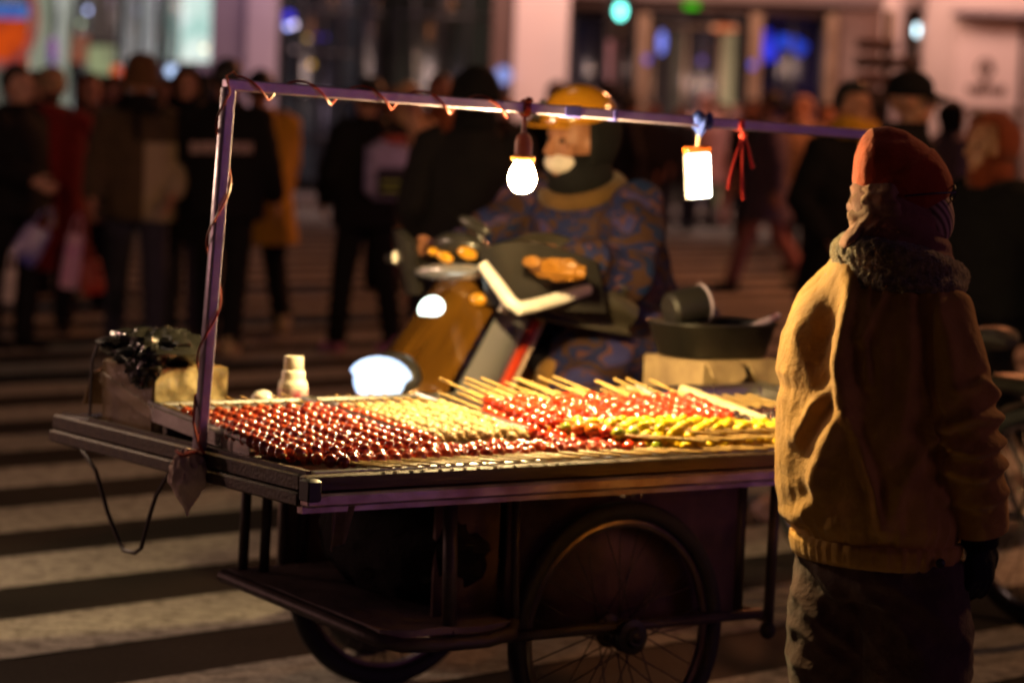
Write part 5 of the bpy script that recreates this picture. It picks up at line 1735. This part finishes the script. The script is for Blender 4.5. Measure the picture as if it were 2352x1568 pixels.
# rain apron hung from the left bar end across the rider's knees
def apron(u, v):
    return (-.07 - .27 * u + .02 * sin(9 * v), -.02 - .34 * u * (1 - .2 * v) - .10 * v * u + .015 * noise.noise(V((u * 6, v * 6, 1))), 1.12 - .10 * u - .17 * v * (1 - .15 * u) + .10 * sin(pi * u) * (1 - v))
ap = link('knee_apron', MB().grid(apron, 18, 18, .012), mat('apron_black', (.045, .035, .022), c2=(.03, .024, .016), rough=.5, scale=6, coat=.2), sco)
def on_px(px, py, Y): return (Matrix.Translation(SB) @ Matrix.Rotation(ROTS, 4, 'Z')).inverted() @ at(px, py, Y)
rf = MB().tube([on_px(1108, 606, 7.80), on_px(1140, 650, 7.78), on_px(1172, 694, 7.76), on_px(1192, 708, 7.76), on_px(1225, 702, 7.80), on_px(1290, 684, 7.88), on_px(1350, 664, 7.96)], [.016, .019, .020, .021, .020, .020, .018], 10)
link('reflector', rf, M_REFL, ap)
yp = crumple(on_px(1285, 620, 7.74), (.078, .03, .027), 6, .55)
yp.join(crumple(on_px(1222, 602, 7.72), (.026, .014, .014), 2, .5))
link('patch', yp, mat('patch_yellow', (.30, .12, .009), rough=.5), ap)
# mirrors stalks with amber housing
link('mirror', MB().ell((-.05, .02, 1.19), (.06, .02, .02), Matrix.Rotation(rad(-20), 3, 'Y'), nu=16, nv=8).tube([(-.10, 0, 1.08), (-.06, .02, 1.18)], .007, 6), M_BLKP, sco)
# body, seat, wheels
link('floorboard', MB().box((0, -.26, .34), (.30, .44, .07), bev=.02), M_BLKP, sco)
def tail(u, v):
    t = 2 * pi * u
    y = -.42 - .75 * v
    return (.15 * (1 - .45 * v) * cos(t), y, .58 + .06 * v + .17 * (1 - .4 * v) * sin(t))
tlm = MB().loft([[tail(k_ / 24, v / 6) for k_ in range(24)] for v in range(7)])
link('tail_body', tlm, M_BRZ, sco)
link('seat', MB().tube([(0, -.40, .77), (0, -.55, .80), (0, -.80, .81), (0, -1.02, .82), (0, -1.06, .82)], [.06, .12, .125, .10, .03], 14, ref=(1, 0, 0), squash=.45), M_BLKP, sco)
for y in (.36, -.95):
    cw_ = V((0, y, .235))
    w = link('wheel', MB().tube([cw_ + V((0, .18 * cos(t), .18 * sin(t))) for t in [2 * pi * q / 40 for q in range(40)]], .055, 12, ref=(1, 0, 0), closed=True), M_RUBBER, sco)
    link('rim', MB().lathe([(0, -.03), (.05, -.04), (.125, -.025), (.13, 0), (.125, .025), (.05, .04), (0, .03)], cw_, 24, Matrix.Rotation(rad(90), 3, 'Y')), M_STEEL, w)
link('front_fender', MB().grid(lambda u, v: ((u - .5) * .16, .36 + .255 * cos(rad(20 + 120 * v)), .235 + .255 * sin(rad(20 + 120 * v)) - .03 * (2 * u - 1) ** 2), 8, 14, .01), M_BRZ, sco)
link('fork', MB().tube([(.07, .36, .235), (.07, .22, .55), (.03, .06, .95)], .018, 8).tube([(-.07, .36, .235), (-.07, .22, .55), (-.03, .06, .95)], .018, 8), M_STEEL, sco)

# rider: seated, leaning forward, hands to the bars
RB = SB - HD * .81
pr = dict(legs=((r(84), r(82)), (r(84), r(82))), seat=.77, lean=r(22), nod=r(-4), turn=r(-18),
          armpts=((V((-.28, .40, 1.05)), V((-.25, .62, 1.09))), (V((.28, .40, 1.05)), V((.25, .62, 1.09)))), curl=1.3)
JR = skeleton(pr)
rider = link('person', make_body(pr, JR, .0065), mat('skin_weathered', (.34, .14, .07), c2=(.26, .10, .05), rough=.55, scale=20), label='scooter rider in yellow helmet white mask and blue and brown camouflage coat', cat='person', loc=RB, rotz=ROTS)
m_cam = bpy.data.materials.new('camouflage'); m_cam.use_nodes = True
nt = m_cam.node_tree
tcn = nt.nodes.new('ShaderNodeTexCoord'); mp = nt.nodes.new('ShaderNodeMapping'); mp.inputs['Scale'].default_value = (1, 1, 1.7)
nt.links.new(tcn.outputs['Object'], mp.inputs['Vector'])
nz = nt.nodes.new('ShaderNodeTexNoise'); nz.inputs['Scale'].default_value = 8.5; nz.inputs['Detail'].default_value = 3; nz.inputs['Distortion'].default_value = .6
nt.links.new(mp.outputs['Vector'], nz.inputs['Vector'])
rpn = nt.nodes.new('ShaderNodeValToRGB'); rpn.color_ramp.interpolation = 'CONSTANT'
e_ = rpn.color_ramp.elements
e_[0].position = 0; e_[0].color = (.010, .020, .065, 1)
e_[1].position = .40; e_[1].color = (.055, .026, .018, 1)
for ps, c in ((.50, (.016, .02, .07, 1)), (.585, (.10, .042, .042, 1)), (.63, (.04, .038, .13, 1))):
    q = e_.new(ps); q.color = c
nt.links.new(nz.outputs['Fac'], rpn.inputs['Fac']); nt.links.new(rpn.outputs['Color'], nt.nodes['Principled BSDF'].inputs['Base Color'])
nt.nodes['Principled BSDF'].inputs['Roughness'].default_value = .75
nt.nodes['Principled BSDF'].inputs['Specular IOR Level'].default_value = .12
b = MB()
up = JR['up']
rs = []
for z, a, d, y in ((.80, .23, .22, -.02), (.86, .24, .24, -.01), (.98, .22, .22, 0), (1.10, .215, .21, .005), (1.24, .215, .19, .01), (1.34, .205, .17, 0), (1.41, .18, .13, -.004), (1.45, .125, .105, -.004), (1.475, .095, .09, .0)):
    rs.append(ring(up(y, z), a, d, tilt=-JR['ln'], n=28))
b.loft(rs)
for n_, s in (('L', -1), ('R', 1)):
    a = JR['arm' + n_]
    b.tube([a[0] + V((-s * .04, 0, 0)), a[0], a[0] * .5 + a[1] * .5, a[1], a[1] * .5 + a[2] * .5, a[2]], [.085, .088, .085, .082, .074, .062], 16)
# skirts of the coat over the thighs
b.tube([(-.14, -.05, .78), (-.17, .20, .80), (-.17, .36, .76), (-.17, .42, .62)], [.17, .155, .13, .10], 16)
b.tube([(.14, -.05, .78), (.17, .20, .80), (.17, .36, .76), (.17, .42, .62)], [.17, .155, .13, .10], 16)
b.tube([(0, -.18, .86), (0, -.23, .70), (0, -.22, .56)], [.24, .22, .20], 18, ref=(1, 0, 0))
me = fuse(b, .012, 5, 'padded_coat')
disp(me, lambda co, nn: .024 * (1 - 2.4 * abs(noise.noise(V((co.x * 5, co.y * 5, co.z * 10))))) + .006 * noise.noise(co * 18))
link('padded_coat', me, m_cam, rider)
cl = MB().tube([up(-.01, 1.455) + V((.105 * cos(t), .10 * sin(t), .0 - .035 * sin(t))) for t in [2 * pi * q / 26 for q in range(26)]], .034, 10, ref=(0, 0, 1), closed=True)
link('collar', cl, C('collar_mustard', (.14, .07, .02)), rider)
link('trousers', make_trousers(pr, JR, 1.12), C('rider_trousers', (.34, .17, .04)), rider)
for n_ in 'LR':
    link('shoe', make_shoe(JR['leg' + n_][2]), BLK, rider)
hm = MB()
def hfn(p):
    lo = .0 + .25 * max(0, -p.y) * -1
    if p.z < lo:
        p = V((p.x, p.y, lo + (p.z - lo) * .12))
    return p
hm.ell((0, -.014, 1.668), (.108, .126, .112), nu=32, nv=20, fn=hfn)
hm.grid(lambda u, v: ((u - .5) * .20, .100 + .030 * v * (1 - .5 * (2 * u - 1) ** 2), 1.668 - .008 * v), 12, 4, .008)
hm.xf(JR['head'])
hl = link('helmet', hm, mat('helmet_yellow', (.58, .25, .014), c2=(.48, .19, .011), rough=.2, coat=1.0, scale=5), rider)
hl2 = MB()
for x_, z_, w in ((-.06, 1.70, .012), (.03, 1.72, .015), (.05, 1.685, .012), (.015, 1.69, .009)):
    hl2 = MB().ell((x_, .012 + .145 * sqrt(max(0, 1 - (x_ / .118) ** 2 - ((z_ - 1.645) / .128) ** 2)) - .02, z_), (w, .008, w))
    link('vent', hl2.xf(JR['head']), M_BLKP, hl)
pass
link('helmet_strap', MB().tube([JR['head'] @ V((.092, .0, 1.62)), JR['head'] @ V((.085, .02, 1.55)), JR['head'] @ V((.04, .05, 1.505))], .008, 6), M_BLKP, hl)
link('mask', head_wear('mask', JR['head']), mat('mask_white', (.80, .68, .60), rough=.7, scale=20), rider)
bl = MB().loft([ring((0, -.01, z), a, d) for z, a, d in ((1.47, .085, .09), (1.53, .088, .105), (1.62, .090, .11))])
def cutface(p):
    p = V(p)
    return V((p.x, min(p.y, -.005), p.z))
bl.v = [tuple(cutface(p)) for p in bl.v]
bl.xf(JR['head'])
link('hood', head_wear('hood', JR['head']), BLK, rider)
for s in (-1, 1):
    link('eye', MB().ell((s * .031, .0765, 1.612), (.0125, .007, .0075), nu=10, nv=8).xf(JR['head']), EYE, rider)

# ------------------------------------------------------------------ bicycle at the right edge, heading away behind the vendor
BW = at(2400, 1100, 8.6); BW = V((BW.x - .03, 8.6, 0))
hd = V((-.52, .854, 0)).normalized()
bk = thing('bicycle', 'dark bicycle with black saddle parked at the right edge behind the vendor', 'bicycle', BW, atan2(-hd.x, hd.y))
rw = .335
for y in (0, 1.02):
    c = V((0, y, rw))
    w = link('wheel', MB().tube([c + V((0, (rw - .02) * cos(t), (rw - .02) * sin(t))) for t in [2 * pi * q / 60 for q in range(60)]], .020, 10, ref=(1, 0, 0), closed=True), M_RUBBER, bk)
    link('rim', MB().tube([c + V((0, (rw - .05) * cos(t), (rw - .05) * sin(t))) for t in [2 * pi * q / 60 for q in range(60)]], .012, 8, ref=(1, 0, 0), closed=True), mat('bike_rim', (.62, .56, .66), rough=.2, metal=1.0), w)
    link('hub', MB().tube([c + V((-.05, 0, 0)), c + V((.05, 0, 0))], .022, 10), M_STEEL, w)
    sp_ = MB()
    for q in range(28):
        t = 2 * pi * q / 28
        sp_.tube([c + V((.03 if q % 2 else -.03, 0, 0)), c + V((0, (rw - .055) * cos(t), (rw - .055) * sin(t)))], .0013, 5)
    link('spokes', sp_, M_STEEL, w)
fm = MB()
bbk = V((0, .44, .29)); st_ = V((0, .30, .76)); hdt = V((0, .86, .80)); hdb = V((0, .90, .66))
for a, b_, q in ((bbk, st_, .017), (bbk, hdb, .021), (st_ + V((0, .01, -.06)), hdt, .017), (hdt, hdb, .02)):
    fm.tube([a, b_], q, 10)
for s in (-1, 1):
    fm.tube([V((s * .055, 0, rw)), bbk + V((s * .03, 0, 0))], .010, 8)
    fm.tube([V((s * .055, 0, rw)), st_ + V((s * .02, -.01, -.05))], .009, 8)
    fm.tube([hdb, V((s * .05, 1.02, rw))], .012, 8)
link('frame', fm, mat('bike_paint', (.03, .02, .03), rough=.3, coat=.6), bk)
link('saddle', MB().tube([(0, .14, .86), (0, .20, .87), (0, .30, .865), (0, .42, .855), (0, .45, .85)], [.03, .085, .07, .03, .01], 14, ref=(1, 0, 0), squash=.45).tube([st_, (0, .27, .85)], .013, 8), mat('saddle_black', (.03, .022, .022), rough=.45, coat=.2), bk)
link('saddle_rack', MB().box((0, .02, .735), (.13, .34, .05), bev=.015).tube([(.05, -.10, .71), (.055, 0, .34)], .006, 6).tube([(-.05, -.10, .71), (-.055, 0, .34)], .006, 6), M_BLKP, bk)
link('reflector', MB().box((0, -.165, .73), (.06, .014, .04), bev=.004), mat('reflector_lens', (.55, .5, .9), c2=(.7, .25, .5), rough=.1, coat=1), bk)
link('mudguard', MB().grid(lambda u, v: ((u - .5) * .05, -(rw + .02) * cos(rad(10 + 120 * v)), rw + (rw + .02) * sin(rad(10 + 120 * v))), 4, 16, .004), M_BLKP, bk)
link('handlebar', MB().tube([(-.28, .72, 1.02), (-.22, .80, 1.03), (0, .84, .98), (.22, .80, 1.03), (.28, .72, 1.02)], .012, 8).tube([hdt, (0, .84, .98)], .012, 8), M_STEEL, bk)
link('crank', MB().tube([bbk + V((.07, -.08, -.14)), bbk + V((.07, 0, 0)), bbk + V((-.07, 0, 0)), bbk + V((-.07, .08, .14))], .010, 8).lathe([(0, .05), (.085, .05), (.085, .056), (0, .056)], bbk, 24, Matrix.Rotation(rad(90), 3, 'Y')), M_STEEL, bk)
for s in (-1, 1):
    link('pedal', MB().box(bbk + V((s * .11, -s * .08, -s * .14)), (.08, .07, .02), bev=.005), M_BLKP, bk)

# litter on the road between the cart and the vendor
gq = at(1795, 1235, 10.6)
cp_ = crumple((0, 0, .05), (.10, .08, .055), 21, .5, floor=-.05)
link('plastic_bag', cp_, mat('clear_film', (.62, .42, .36), c2=(.45, .26, .2), rough=.2, coat=.6, scale=20), label='crumpled pale plastic bag lying on the road between cart and vendor', cat='plastic bag', loc=(gq.x, 10.6, 0))

# ------------------------------------------------------------------ render
S.render.engine = 'CYCLES'
S.cycles.use_denoising = True
S.cycles.max_bounces = 6
S.cycles.diffuse_bounces = 3
S.cycles.glossy_bounces = 3
S.cycles.transparent_max_bounces = 8
S.cycles.sample_clamp_indirect = 4.0
S.cycles.use_light_tree = True
S.view_settings.view_transform = 'Standard'
S.view_settings.look = 'None'
S.view_settings.exposure = 0
S.view_settings.gamma = 1
